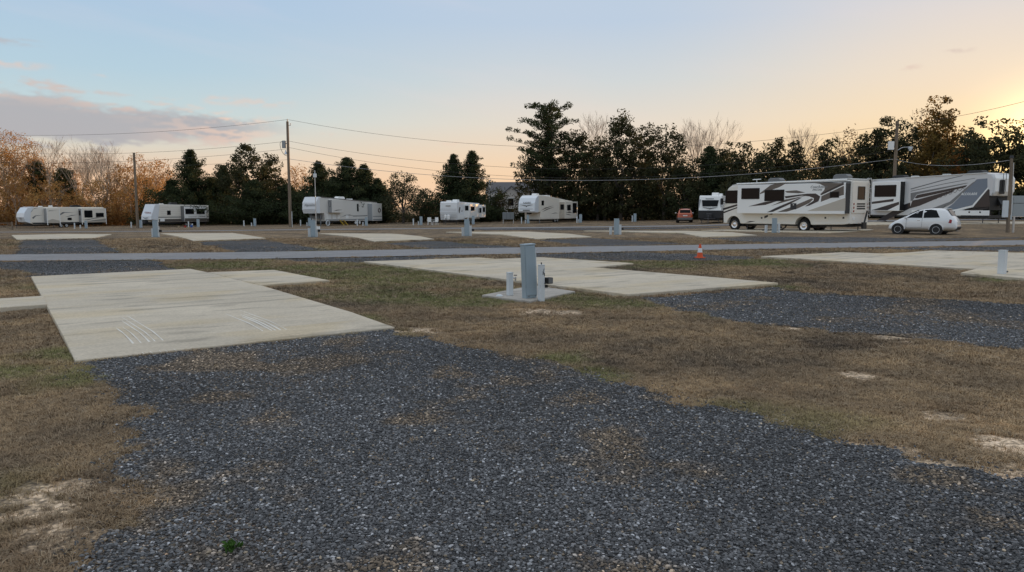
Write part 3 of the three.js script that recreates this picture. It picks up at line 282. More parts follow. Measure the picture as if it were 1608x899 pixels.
// --- the big motorhome, its full wall slide run out towards us
{
  const [p, t] = V('MH'), o = thing('motorhome', 'large white motorhome with taupe and black swooshes and full wall slide out', 'motorhome', p, t);
  const W = 2.5, L = 10.15, body = [];
  body.push([0.12, 0.52], ...arcPts(0.95, 0.5, 0.62, 178, 2, 12), ...arcPts(6.72, 0.5, 0.64, 178, 2, 12), [9.6, 0.58], [L, 0.66], [L, 3.55], [9.9, 3.62], [1.1, 3.44], [0.62, 3.38], [0.36, 3.2], [0.2, 2.9], [0.02, 1.95], [-0.03, 1.3], [0, 0.7]);
  part('body', ex(body, -W, 0, 0.07, 3), phys([0.83, 0.80, 0.73], { roughness: 0.35, clearcoat: 0.5, clearcoatRoughness: 0.2 }), o);
  part('roof', ex([[0.6, 3.36], [1.1, 3.46], [9.9, 3.64], [10.1, 3.58], [10.1, 3.68], [9.9, 3.72], [1.1, 3.53], [0.7, 3.46]], -W + 0.06, -0.05, 0.02), M.roofw, o);
  each('underbody', [bx(1.7, 5.9, 0.42, 0.6, -W + 0.25, -0.35), bx(7.5, 9.9, 0.42, 0.66, -W + 0.25, -0.35)], M.black, o);
  each('wheel_well', [bx(0.3, 1.6, 0.3, 1.1, -W + 0.4, -0.32), bx(6.0, 7.4, 0.3, 1.1, -W + 0.5, -0.5)], M.black, o);
  const s = part('slide_out', rb(1.62, 9.28 + 0.75, 1.3, 3.42, 0.0 - 0.3, 0.6, 0.04), M.white, o);
  each('slide_seal', [bx(10.03, 10.07, 1.34, 3.38, -0.05, 0.55), bx(1.55, 10.08, 3.43, 3.49, 0, 0.5)], M.dark, s);
  part('slide_topper', cyl([1.5, 3.50, 0.52], [10.05, 3.60, 0.52], 0.06), M.white, s);
  const Q = D.MHs, B = D.MHb, zs = 0.602;
  decal(s, [Q.T1, Q.T2, Q.T4, Q.T6, Q.T5, Q.T3], M.taupe, zs, 'swoosh'); decal(s, [Q.D1, Q.D2, Q.D3, Q.D4], M.charcoal, zs + 0.007, 'swoosh'); decal(s, [Q.L1], M.pale, zs, 'swoosh');
  decal(o, [B.D5, B.D6, B.D7], M.charcoal, 0.002, 'swoosh');
  part('lettering', [letters('Coachmen', 7.5, 3.08, zs, 0.17, serif, 0.35), letters('ENCORE', 7.66, 2.9, zs, 0.13, font, 0.35)], M.slate, s);
  windowOn(s, 1.98, 2.36, 3.52, 3.17, zs); windowOn(s, 3.94, 2.2, 5.53, 3.02, zs); windowOn(s, 8.96, 2.41, 9.61, 2.82, zs, undefined, 0.03);
  const vent = part('appliance_vent', rb(6.05, 6.5, 1.62, 2.04, zs - 0.02, zs + 0.03, 0.02), M.dark, s); part('vent_cap', new THREE.CylinderGeometry(0.05, 0.05, 0.03, 12).rotateX(Math.PI / 2).translate(6.3, 1.94, zs + 0.04), M.alu, vent);
  windowOn(o, 0.14, 2.05, 1.24, 3.04, 0.0, undefined, 0.08);
  { const ws = (g) => faceFront(g, 0).applyMatrix4(new THREE.Matrix4().makeTranslation(0.08, 2.0, 0)); const g = ex(rrect(-W + 0.2, 0, -0.2, 1.12, 0.1), 0, 0.02); g.rotateX(-0.16); part('windscreen', ws(g), M.glass, o); }
  for (const [a, b, c, d] of [[1.95, 0.72, 3.6, 1.2], [3.9, 0.74, 5.9, 1.22], [7.62, 0.78, 8.6, 1.27], [9.1, 0.8, 9.9, 1.28]]) hatch(o, a, b, c, d, 0.002, M.cream, a !== 3.9);
  const arch = (x, r) => ex([...arcPts(x, 0.5, r + 0.07, 175, 5, 16), ...arcPts(x, 0.5, r, 5, 175, 16)], -0.03, 0.03, 0.008);
  part('wheel_arch_trim', [arch(0.95, 0.6)], M.cream, o); part('wheel_arch_trim', [arch(6.72, 0.62)], M.cream, o);
  wheel(o, 0.95, 0.45, -0.08, 0.45, 0.26, 'chrome'); wheel(o, 6.72, 0.45, -0.06, 0.45, 0.26, 'chrome');
  wheel(o, 0.95, 0.45, -W + 0.36, 0.45, 0.26); wheel(o, 6.72, 0.45, -W + 0.5, 0.45, 0.4);
  roofUnit(o, 3.2, 3.58, -1.2, M.slate, 1.05, 0.34); roofUnit(o, 8.3, 3.68, -1.2, M.slate, 1.1, 0.36);
  part('television_aerial', [cyl([2.2, 3.5, -1], [2.2, 3.85, -1], 0.02), cyl([1.85, 3.85, -1], [2.55, 3.87, -1], 0.03)], M.white, o);
  // rear wall
  const rear = (g) => faceRear(g, L);
  part('rear_cap', rear(ex(rrect(0.1, 1.35, W - 0.1, 3.5, 0.12), -0.01, 0.05, 0.02)), M.cream, o);
  windowOn(o, 0.75, 2.28, 1.75, 3.18, 0.055, rear, 0.05);
  for (let k = 0; k < 3; k++) part('louvre', rear(ex(rrect(0.72, 1.62 + k * 0.16, 1.85, 1.72 + k * 0.16, 0.02), 0.045, 0.062)), M.black, o);
  for (let k = 0; k < 3; k++) { part('tail_light', rear(new THREE.CylinderGeometry(0.075, 0.075, 0.04, 14).rotateX(Math.PI / 2).translate(0.3, 1.5 + k * 0.24, 0.05)), mat([0.28, 0.03, 0.025], { roughness: 0.25 }), o); part('tail_light', rear(new THREE.CylinderGeometry(0.075, 0.075, 0.04, 14).rotateX(Math.PI / 2).translate(W - 0.3, 1.5 + k * 0.24, 0.05)), mat([0.28, 0.03, 0.025], { roughness: 0.25 }), o); }
  part('number_plate', rear(ex(rrect(0.28, 0.92, 0.6, 1.12, 0.02), 0.0, 0.02)), M.white, o);
  part('ladder', [cyl([L + 0.14, 1.1, -2.05], [L + 0.14, 3.75, -2.05], 0.02), cyl([L + 0.14, 1.1, -2.4], [L + 0.14, 3.75, -2.4], 0.02), ...[...Array(9)].map((_, k) => cyl([L + 0.14, 1.25 + k * 0.3, -2.05], [L + 0.14, 1.25 + k * 0.3, -2.4], 0.014)), cyl([L, 3.72, -2.05], [L + 0.14, 3.75, -2.05], 0.02), cyl([L, 3.72, -2.4], [L + 0.14, 3.75, -2.4], 0.02)], M.alu, o);
  part('tow_bar', [bx(L - 0.2, L + 0.35, 0.5, 0.62, -1.35, -1.2), bx(L + 0.25, L + 0.4, 0.3, 0.75, -1.5, -1.05), cyl([L + 0.3, 0.6, -1.3], [L + 0.25, 1.5, -1.8], 0.06)], M.black, o);
  part('mirror', [rb(-0.12, 0.04, 1.95, 2.45, 0.1, 0.3, 0.04), cyl([0.1, 2.2, 0], [0, 2.2, 0.2], 0.03)], M.black, o);
  part('bumper', rb(-0.08, 0.35, 0.5, 1.0, -W + 0.1, -0.1, 0.08), M.cream, o);
  jack(o, 1.9, -0.4, 0.5); jack(o, 8.6, -0.4, 0.6); jack(o, 9.7, -2, 0.6);
  part('sewer_hose', tube([[5.2, 0.5, -0.4], [5.3, 0.25, 0.1], [5.0, 0.08, 0.6], [4.2, 0.1, 1.2]], 0.05, 24, 8), M.black, o);
}
// --- the long blue grey fifth wheel behind the small car, its nose to the right
{
  const [p, t] = V('AC'), o = thing('fifth_wheel_trailer', 'long white and blue grey fifth wheel with raised nose behind the small white car', 'fifth wheel', p, t);
  const W = 2.5, L = 11.4, A = D.AC;
  part('body', ex([[0.1, 0.55], [8.9, 0.55], [9.0, 0.95], [9.3, 1.15], [10.15, 2.15], [11.35, 2.15], [11.5, 2.4], [11.5, 3.5], [11.3, 3.85], [10.8, 3.98], [0.5, 3.76], [0.1, 3.66]], -W, 0, 0.08, 3), phys([0.64, 0.65, 0.66], { roughness: 0.35, clearcoat: 0.4 }), o);
  part('nose_cap', ex([[11.42, 2.2], [11.62, 2.5], [11.62, 3.5], [11.42, 3.8]], -W + 0.12, -0.12, 0.05), M.white, o);
  part('nose_panel', faceRear(ex(rrect(0.5, 2.3, 1.1, 3.4, 0.1), 0, 0.03), 11.64), M.black, o);
  decal(o, [A.blue], phys([0.16, 0.21, 0.27], { roughness: 0.35, clearcoat: 0.4 }), 0.002, 'panel'); decal(o, [A.white], M.white, 0.009, 'stripe'); decal(o, [A.black1, A.S1, A.S2, A.low, A.band], M.charcoal, 0.012, 'stripe'); decal(o, [A.grey, A.upg], phys([0.2, 0.2, 0.2], { roughness: 0.4 }), 0.006, 'stripe'); decal(o, [A.l1, A.l2], M.slate, 0.004, 'pinstripe');
  const lat = []; for (let k = 0; k < 9; k++) { const x = 5.4 + k * 0.42, y = 1.55 + k * 0.13; lat.push([[x, y], [x + 0.03, y], [x + 0.35, y + 0.42], [x + 0.31, y + 0.42]], [[x, y + 0.36], [x + 0.4, y + 0.1], [x + 0.4, y + 0.13], [x, y + 0.39]]); } decal(o, lat, M.charcoal, 0.014, 'lattice_print');
  part('lettering', letters('ACCOLADE', 8.85, 2.24, 0.006, 0.19, font, 0.2).applyMatrix4(new THREE.Matrix4()), M.white, o);
  part('skirt', bx(0.3, 11.2, 0.42, 0.62, -W + 0.1, -0.06), M.black, o);
  part('lower_panel', rb(4.4, 11.3, 0.62, 1.02, -0.02, 0.02, 0.01, 1), M.white, o); for (const x of [8.3, 9.6, 10.5]) part('latch', bx(x, x + 0.12, 0.82, 0.94, 0.02, 0.035), M.black, o);
  const s = part('slide_out', rb(0.65, 3.6, 0.95, 3.52, -0.3, 0.55, 0.03), M.white, o); windowOn(s, 0.95, 2.18, 3.2, 3.22, 0.552, undefined, 0.08); decal(s, [[[0.7, 1.75], [3.0, 2.0], [2.95, 1.78], [0.7, 1.55]], [[0.7, 1.0], [2.4, 1.0], [3.55, 1.5], [3.55, 1.75]]], M.charcoal, 0.553);
  part('slide_flank', bx(3.6, 3.62, 0.98, 3.48, -0.2, 0.53), M.black, s);
  part('pin_box', [ex([[10.3, 2.14], [11.1, 2.14], [11.5, 1.5], [11.3, 1.4], [10.9, 1.5]], -W / 2 - 0.2, -W / 2 + 0.2, 0.02), cyl([11.35, 1.2, -W / 2], [11.35, 1.5, -W / 2], 0.06)], M.black, o);
  part('front_storage', bx(10.0, 11.15, 1.05, 2.1, -W + 0.15, -0.15), M.black, o);
  jack(o, 10.6, -0.3, 1.1); jack(o, 10.6, -2.2, 1.1); jack(o, 7.6, -0.2, 0.6); jack(o, 1.5, -0.3, 0.6);
  for (const x of [4.6, 5.5, 6.4]) { wheel(o, x, 0.4, -0.12, 0.4, 0.24); }
  part('ladder', [cyl([11.7, 2.5, -0.8], [11.7, 4.1, -0.8], 0.02), cyl([11.7, 2.5, -1.15], [11.7, 4.1, -1.15], 0.02)], M.black, o);
  roofUnit(o, 1.5, 3.78, -1.2, M.dark, 1.3, 0.32); roofUnit(o, 8.6, 3.93, -1.2, M.dark, 1.4, 0.3); each('roof_vent', [rb(3.4, 3.9, 3.8, 4.0, -1.4, -0.9, 0.05), rb(6.4, 6.9, 3.88, 4.05, -1.4, -0.9, 0.05)], M.roofw, o);
  part('roof_edge', cyl([0.1, 3.72, 0.02], [10.9, 3.95, 0.02], 0.045), M.roofw, o);
}
// --- travel trailers and fifth wheels of the back row: nose to the left, long side towards us
function box(o, prof, W, m, bev = 0.06) { return part('body', ex(prof, -W, 0, bev, 3), m, o); }
{
  const [p, t] = V('T1'), o = thing('travel_trailer', 'longest cream travel trailer, two slides out, farthest left beside the rail fence', 'travel trailer', p, t), W = 2.45, L = 11.9;
  box(o, [[0.5, 0.75], [0.9, 0.55], [L, 0.62], [L, 3.22], [0.75, 3.28], [0.2, 3.15], [-0.35, 2.3], [-0.45, 1.7], [-0.2, 1.0]], W, M.cream);
  part('nose_cap', ex([[0.42, 0.75], [0.62, 2.4], [1.05, 3.3], [0.7, 3.32], [0.18, 3.18], [-0.38, 2.32], [-0.48, 1.7], [-0.24, 0.98]], -W - 0.015, 0.015, 0.05), phys([0.78, 0.82, 0.86], { roughness: 0.3, clearcoat: 0.5 }), o);
  const s1 = part('slide_out', rb(2.5, 4.5, 0.75, 3.1, -0.3, 0.85, 0.03), M.cream, o), s2 = part('slide_out', rb(7.8, 11.8, 0.75, 3.05, -0.3, 0.85, 0.03), M.cream, o);
  part('slide_flank', bx(2.47, 2.5, 0.78, 3.06, -0.02, 0.8), M.grey, s1); const fl = part('slide_flank', bx(7.77, 7.8, 0.78, 3.0, -0.02, 0.8), M.grey, s2); windowOn(s2, 0.18, 1.9, 0.62, 2.7, 0.005, (g) => faceFront(g, 7.76));
  for (const [x, q] of [[2.56, s1], [4.44, s1], [7.86, s2], [11.74, s2]]) part('corner_trim', bx(x - 0.06, x + 0.06, 0.45, 3.04, 0.852, 0.875), M.white, q);
  windowOn(s2, 8.25, 1.55, 9.55, 2.72, 0.855, undefined, 0.12); windowOn(s2, 10.1, 1.6, 11.4, 2.3, 0.855, undefined, 0.05); windowOn(o, 6.0, 1.15, 6.65, 1.55, 0.002);
  decal(o, [[[0.75, 1.65], [1.2, 1.95], [2.3, 2.0], [1.3, 1.85], [0.85, 1.4]], [[4.7, 2.0], [5.3, 2.45], [6.2, 2.42], [7.2, 2.38], [5.6, 2.34], [4.8, 1.88]], [[5.6, 1.65], [6.6, 1.95], [7.6, 2.0], [6.7, 1.84]], [[0.6, 2.4], [1.0, 2.95], [1.7, 3.1], [1.1, 3.05], [0.66, 2.6]]], M.slate, 0.002);
  decal(s1, [[[2.65, 2.6], [3.0, 2.72], [4.1, 2.66], [3.1, 2.65]]], M.taupe, 0.853); decal(s2, [[[7.9, 1.2], [9.0, 1.3], [10.2, 1.55], [11.0, 1.5], [9.9, 1.38], [8.8, 1.15]], [[9.2, 1.05], [11.7, 1.2], [11.7, 1.1], [9.6, 0.98]]], M.slate, 0.853);
  decal(o, [[[0.6, 0.85], [11.8, 0.85], [11.8, 0.6], [0.9, 0.6]]], M.dark, 0.004, 'lower_band'); decal(s1, [[[2.55, 1.15], [3.3, 1.4], [4.45, 1.1], [4.45, 0.78], [2.55, 0.78]]], M.pale, 0.853); decal(s2, [[[8.4, 0.98], [11.7, 1.4], [11.7, 0.78], [8.4, 0.78]]], M.pale, 0.851);
  hatch(o, 0.85, 0.95, 1.7, 1.35, 0.002, M.cream, false); hatch(o, 4.8, 0.9, 5.7, 1.35, 0.002, M.cream, false);
  part('emblem', faceFront(ex(arcPts(-1.2, 1.8, 0.45, 200, 340, 10), 0, 0.02), -0.47), M.grey, o);
  roofUnit(o, 7.1, 3.22, -1.2, M.black, 1.6, 0.34); each('roof_vent', [rb(2.3, 2.8, 3.28, 3.42, -1.4, -0.9, 0.05), rb(3.8, 4.3, 3.28, 3.5, -1.4, -0.9, 0.08)], M.white, o);
  part('chassis', [bx(0.3, L - 0.2, 0.35, 0.6, -W + 0.3, -0.3), cyl([-1.2, 0.45, -W / 2], [0.5, 0.5, -0.5], 0.06), cyl([-1.2, 0.45, -W / 2], [0.5, 0.5, -W + 0.5], 0.06)], M.black, o);
  wheel(o, 5.0, 0.34, -0.1, 0.34, 0.22); wheel(o, 5.85, 0.34, -0.1, 0.34, 0.22); jack(o, -1.0, -W / 2, 0.9); jack(o, 1.2, -0.3, 0.5); jack(o, 11.2, -0.3, 0.5); jack(o, 9.7, 0.6, 0.75); jack(o, 3.5, 0.6, 0.75);
}
{
  const [p, t] = V('T2'), o = thing('travel_trailer', 'white and brown travel trailer with two windows in its slide, beside the plain pole', 'travel trailer', p, t), W = 2.45, L = 9.7;
  box(o, [[0.9, 0.72], [L, 0.72], [L, 3.25], [1.35, 3.4], [0.5, 3.38], [-0.2, 1.7], [-0.25, 1.15], [0.7, 1.1]], W, M.cream);
  part('nose_cap', ex([[0.85, 1.05], [1.3, 3.44], [0.48, 3.41], [-0.23, 1.7], [-0.28, 1.12]], -W - 0.015, 0.015, 0.05), phys([0.78, 0.81, 0.85], { roughness: 0.3, clearcoat: 0.5 }), o);
  decal(o, [[[0.95, 1.55], [L, 1.5], [L, 1.38], [0.95, 1.4]]], M.slate, 0.003); decal(o, [[[1.0, 1.2], [L, 1.18], [L, 0.76], [1.0, 0.76]]], M.taupe, 0.003, 'lower_band');
  const s = part('slide_out', rb(4.75, 8.7, 0.75, 3.08, -0.3, 0.8, 0.03), M.white, o); part('slide_flank', bx(4.72, 4.75, 0.78, 3.04, -0.02, 0.78), M.slate, s); part('slide_flank', bx(8.7, 8.73, 0.78, 3.04, -0.02, 0.78), M.black, s); decal(s, [[[4.78, 1.28], [8.67, 1.25], [8.67, 0.78], [4.78, 0.78]]], M.taupe, 0.802, 'lower_band'); part('slide_rail', bx(4.7, 8.74, 3.08, 3.14, 0, 0.82), M.black, s);
  windowOn(s, 4.95, 1.9, 6.4, 2.72, 0.802); windowOn(s, 6.9, 1.9, 8.35, 2.72, 0.802); decal(s, [[[5.4, 1.5], [6.9, 1.5], [6.85, 1.44], [5.45, 1.44]]], M.slate, 0.802);
  part('lettering', letters('Coleman', 7.2, 1.45, 0.803, 0.2, serif, 0.3), M.slate, s);
  windowOn(o, 2.4, 1.8, 3.0, 2.46, 0.002); hatch(o, 1.2, 0.85, 1.95, 1.3, 0.004, M.white, false);
  for (let k = 0; k < 5; k++) part('siding_seam', bx(1.4, L - 0.05, 1.72 + k * 0.3, 1.735 + k * 0.3, 0, 0.008), M.pale, o);
  { const pl = (g) => faceFront(g.rotateX(-0.34), 0).translate(-0.12, 2.05, 0); part('lettering', pl(letters('Coleman', -1.75, 0, 0.06, 0.26, serif, 0.1)), mat([0.25, 0.07, 0.06]), o); part('emblem', pl(ex([[-2.0, -0.6], [-1.2, -0.85], [-0.4, -0.6], [-1.2, -0.7]], 0.05, 0.08)), M.slate, o); }
  roofUnit(o, 3.6, 3.34, -1.2, M.dark, 1.2, 0.34); part('roof_vent', rb(2.0, 2.5, 3.36, 3.54, -1.4, -0.9, 0.05), M.roofw, o);
  part('chassis', [bx(0.2, L - 0.2, 0.4, 0.72, -W + 0.3, -0.3), cyl([-1.2, 0.5, -W / 2], [0.5, 0.6, -0.5], 0.06), cyl([-1.2, 0.5, -W / 2], [0.5, 0.6, -W + 0.5], 0.06), bx(-0.75, -0.3, 0.6, 1.0, -W + 0.7, -0.7)], M.black, o);
  wheel(o, 5.6, 0.34, -0.1, 0.34, 0.22); wheel(o, 6.4, 0.34, -0.1, 0.34, 0.22); jack(o, -1.0, -W / 2, 0.9); jack(o, 1.3, -0.3, 0.6); jack(o, 9.2, -0.3, 0.6);
}
{
  const [p, t] = V('F3'), o = thing('fifth_wheel_trailer', 'weathered old white fifth wheel trailer with a yellow step set at its door', 'fifth wheel', p, t), W = 2.45, L = 12.6;
  const worn = phys([0.72, 0.70, 0.66], { roughness: 0.6 });
  box(o, [[1.0, 0.65], [L, 0.5], [L, 3.3], [0.3, 3.95], [-0.3, 3.9], [-0.75, 3.2], [-0.8, 2.2], [-0.6, 1.75], [0.85, 1.72]], W, worn);
  part('nose_cap', ex([[0.02, 1.72], [0.05, 3.98], [-0.3, 3.95], [-0.78, 3.2], [-0.84, 2.2], [-0.64, 1.72]], -W - 0.015, 0.015, 0.06), phys([0.77, 0.80, 0.83], { roughness: 0.45 }), o);
  const s1 = part('slide_out', rb(1.65, 4.1, 1.8, 3.6, -0.3, 0.7, 0.03), worn, o); windowOn(s1, 0.15, 2.6, 0.5, 3.35, 0.0, (g) => faceFront(g, 1.64)); part('slide_flank', bx(1.62, 1.648, 1.84, 3.56, 0.0, 0.66), M.grey, s1);
  const s2 = part('slide_out', rb(10.3, 12.55, 0.55, 3.12, -0.3, 0.9, 0.03), worn, o); part('slide_flank', bx(10.27, 10.3, 0.58, 3.08, 0.0, 0.86), phys([0.36, 0.38, 0.40]), s2); decal(s2, [[[10.35, 1.25], [12.5, 1.25], [12.5, 1.13], [10.35, 1.13]], [[10.35, 0.62], [12.5, 0.62], [12.5, 0.8], [10.35, 0.82]]], M.grey, 0.902); part('emblem', new THREE.TorusGeometry(0.28, 0.08, 6, 10).translate(11.9, 2.1, 0.9), M.taupe, s2);
  windowOn(o, 7.82, 1.95, 8.18, 3.05, 0.002, undefined, 0.03); decal(o, [[[4.3, 1.2], [5.3, 1.45], [6.2, 1.5], [7.2, 1.3], [6.3, 1.38], [5.3, 1.33]], [[6.8, 1.34], [10.2, 1.36], [10.2, 1.24], [6.9, 1.22]]], M.slate, 0.002); decal(s1, [[[1.9, 2.0], [2.6, 2.2], [3.9, 2.22], [2.7, 2.1]]], M.taupe, 0.702); decal(o, [[[1.1, 0.86], [10.2, 0.86], [10.2, 0.66], [1.1, 0.7]]], M.grey, 0.002, 'lower_band');
  for (const [a, b, c, d] of [[1.3, 0.9, 2.2, 1.6], [2.5, 0.9, 3.2, 1.6], [3.6, 0.95, 4.1, 1.4], [5.3, 0.95, 5.9, 1.4]]) hatch(o, a, b, c, d, 0.002, M.white, false);
  { const pl = (g) => faceFront(g, -0.84); part('lettering', pl(letters('Alpenlite', -2.05, 2.72, 0.02, 0.3, serif, 0.3)), M.grey, o); part('nose_seam', pl(bx(-W + 0.1, -0.1, 2.28, 2.31, 0, 0.03)), M.grey, o); }
  roofUnit(o, 4.7, 3.72, -1.2, M.white, 1.5, 0.36); part('roof_vent', rb(7.2, 8.0, 3.55, 3.78, -1.5, -0.9, 0.06), M.white, o); part('roof_edge', cyl([0.3, 3.93, 0.02], [12.5, 3.28, 0.02], 0.05), M.taupe, o);
  part('landing_gear', [cyl([0.4, 0, -0.3], [0.4, 1.8, -0.3], 0.09), cyl([0.4, 0, -W + 0.3], [0.4, 1.8, -W + 0.3], 0.09), bx(0.2, 0.9, 1.0, 1.7, -W + 0.4, -0.5)], M.slate, o); part('pin_box', bx(-0.5, 0.2, 1.4, 1.75, -W / 2 - 0.2, -W / 2 + 0.2), M.dark, o);
  part('chassis', bx(1.2, L - 0.2, 0.35, 0.62, -W + 0.3, -0.3), M.black, o); wheel(o, 7.6, 0.36, -0.1, 0.36, 0.22, 'white'); wheel(o, 8.5, 0.36, -0.1, 0.36, 0.22, 'white'); jack(o, 11.8, -0.3, 0.5);
  const [sx, sy, sz] = [4.1, 0, 0.75], st = thing('step_stairs', 'yellow folding steps in front of the old fifth wheel trailer', 'steps'); const v = o.localToWorld(new THREE.Vector3(sx, sy, sz)); o.updateMatrixWorld(); const v2 = o.localToWorld(new THREE.Vector3(sx, sy, sz)); st.position.set(v2.x, G(v2.x, v2.z), v2.z); st.rotation.y = t;
  const yel = mat([0.5, 0.33, 0.03]); for (const x of [-0.42, 0.42]) part('stringer', ex([[0, 0], [0.15, 0], [-0.6, 0.75], [-0.75, 0.75]], -0.03, 0.03).rotateY(-Math.PI / 2).translate(x, 0, 0.2), yel, st); for (let k = 0; k < 3; k++) part('tread', bx(-0.4, 0.4, 0.18 + k * 0.24, 0.21 + k * 0.24, -0.16 - k * 0.24, 0.1 - k * 0.24), yel, st);
  const tg = thing('spare_wheel', 'pale ring shaped wheel leaning under the nose of the old fifth wheel', 'wheel'); const v3 = o.localToWorld(new THREE.Vector3(0.95, 0, 0.5)); tg.position.set(v3.x, G(v3.x, v3.z), v3.z); tg.rotation.y = t; part('tyre', new THREE.TorusGeometry(0.34, 0.06, 8, 24).translate(0, 0.38, 0), M.pvc, tg); part('hub', new THREE.CylinderGeometry(0.28, 0.28, 0.05, 20).rotateX(Math.PI / 2).translate(0, 0.38, -0.03), M.slate, tg);
}
{
  const [p, t] = V('T4'), o = thing('travel_trailer', 'boxy white travel trailer seen nose on below the twin evergreens', 'travel trailer', p, t), W = 2.45, L = 8.6;
  box(o, [[0.1, 0.6], [L, 0.6], [L, 2.85], [0.2, 3.05], [-0.02, 2.9], [-0.12, 1.6]], W, phys([0.80, 0.81, 0.82], { roughness: 0.45 }));
  for (let k = 0; k < 6; k++) part('siding_seam', bx(-0.14, -0.06, 0.95 + k * 0.22, 0.965 + k * 0.22, -W + 0.05, -0.05), M.grey, o);
  const s1 = part('slide_out', rb(2.6, 6.0, 0.85, 2.72, -0.3, 0.75, 0.03), M.white, o); windowOn(s1, 0.12, 1.85, 0.62, 2.5, 0.0, (g) => faceFront(g, 2.59)); windowOn(s1, 3.1, 1.8, 4.5, 2.4, 0.752);
  const s2 = part('slide_out', rb(6.9, 8.4, 0.85, 2.62, -0.3, 1.0, 0.03), M.white, o); windowOn(s2, 0.15, 1.5, 0.45, 2.4, 0.0, (g) => faceFront(g, 6.89)); windowOn(s2, 0.6, 1.5, 0.92, 2.2, 0.0, (g) => faceFront(g, 6.89)); windowOn(s2, 7.2, 1.6, 8.1, 2.3, 1.002);
  decal(o, [[[0.5, 1.9], [0.8, 2.3], [1.2, 2.3], [1.0, 1.8], [0.9, 1.5], [0.7, 1.5]], [[1.5, 1.8], [1.9, 1.9], [1.8, 1.6]]], M.taupe, 0.002); hatch(o, 0.4, 0.7, 2.2, 1.2, 0.002, M.white, false);
  part('nameplate', faceFront(ex(rrect(-1.6, 2.42, -0.9, 2.52, 0.03), 0, 0.03), -0.12), M.taupe, o);
  part('gas_bottle', [new THREE.CapsuleGeometry(0.18, 0.4, 4, 12).translate(-0.6, 0.95, -W / 2 - 0.22)], M.white, o); part('gas_bottle', [new THREE.CapsuleGeometry(0.18, 0.4, 4, 12).translate(-0.6, 0.95, -W / 2 + 0.22)], M.white, o);
  roofUnit(o, 2.0, 2.98, -1.2, M.white, 1.0, 0.36); part('roof_vent', rb(0.5, 1.1, 3.03, 3.22, -1.8, -1.2, 0.06), M.white, o);
  part('chassis', [bx(0.2, L - 0.2, 0.34, 0.6, -W + 0.3, -0.3), cyl([-1.3, 0.5, -W / 2], [0.4, 0.5, -0.6], 0.05), cyl([-1.3, 0.5, -W / 2], [0.4, 0.5, -W + 0.6], 0.05)], M.black, o); wheel(o, 4.6, 0.34, -0.1, 0.34, 0.22); wheel(o, 5.4, 0.34, -0.1, 0.34, 0.22); jack(o, -1.1, -W / 2, 0.9); jack(o, 0.5, -0.3, 0.6); jack(o, 0.5, -W + 0.3, 0.6);
}
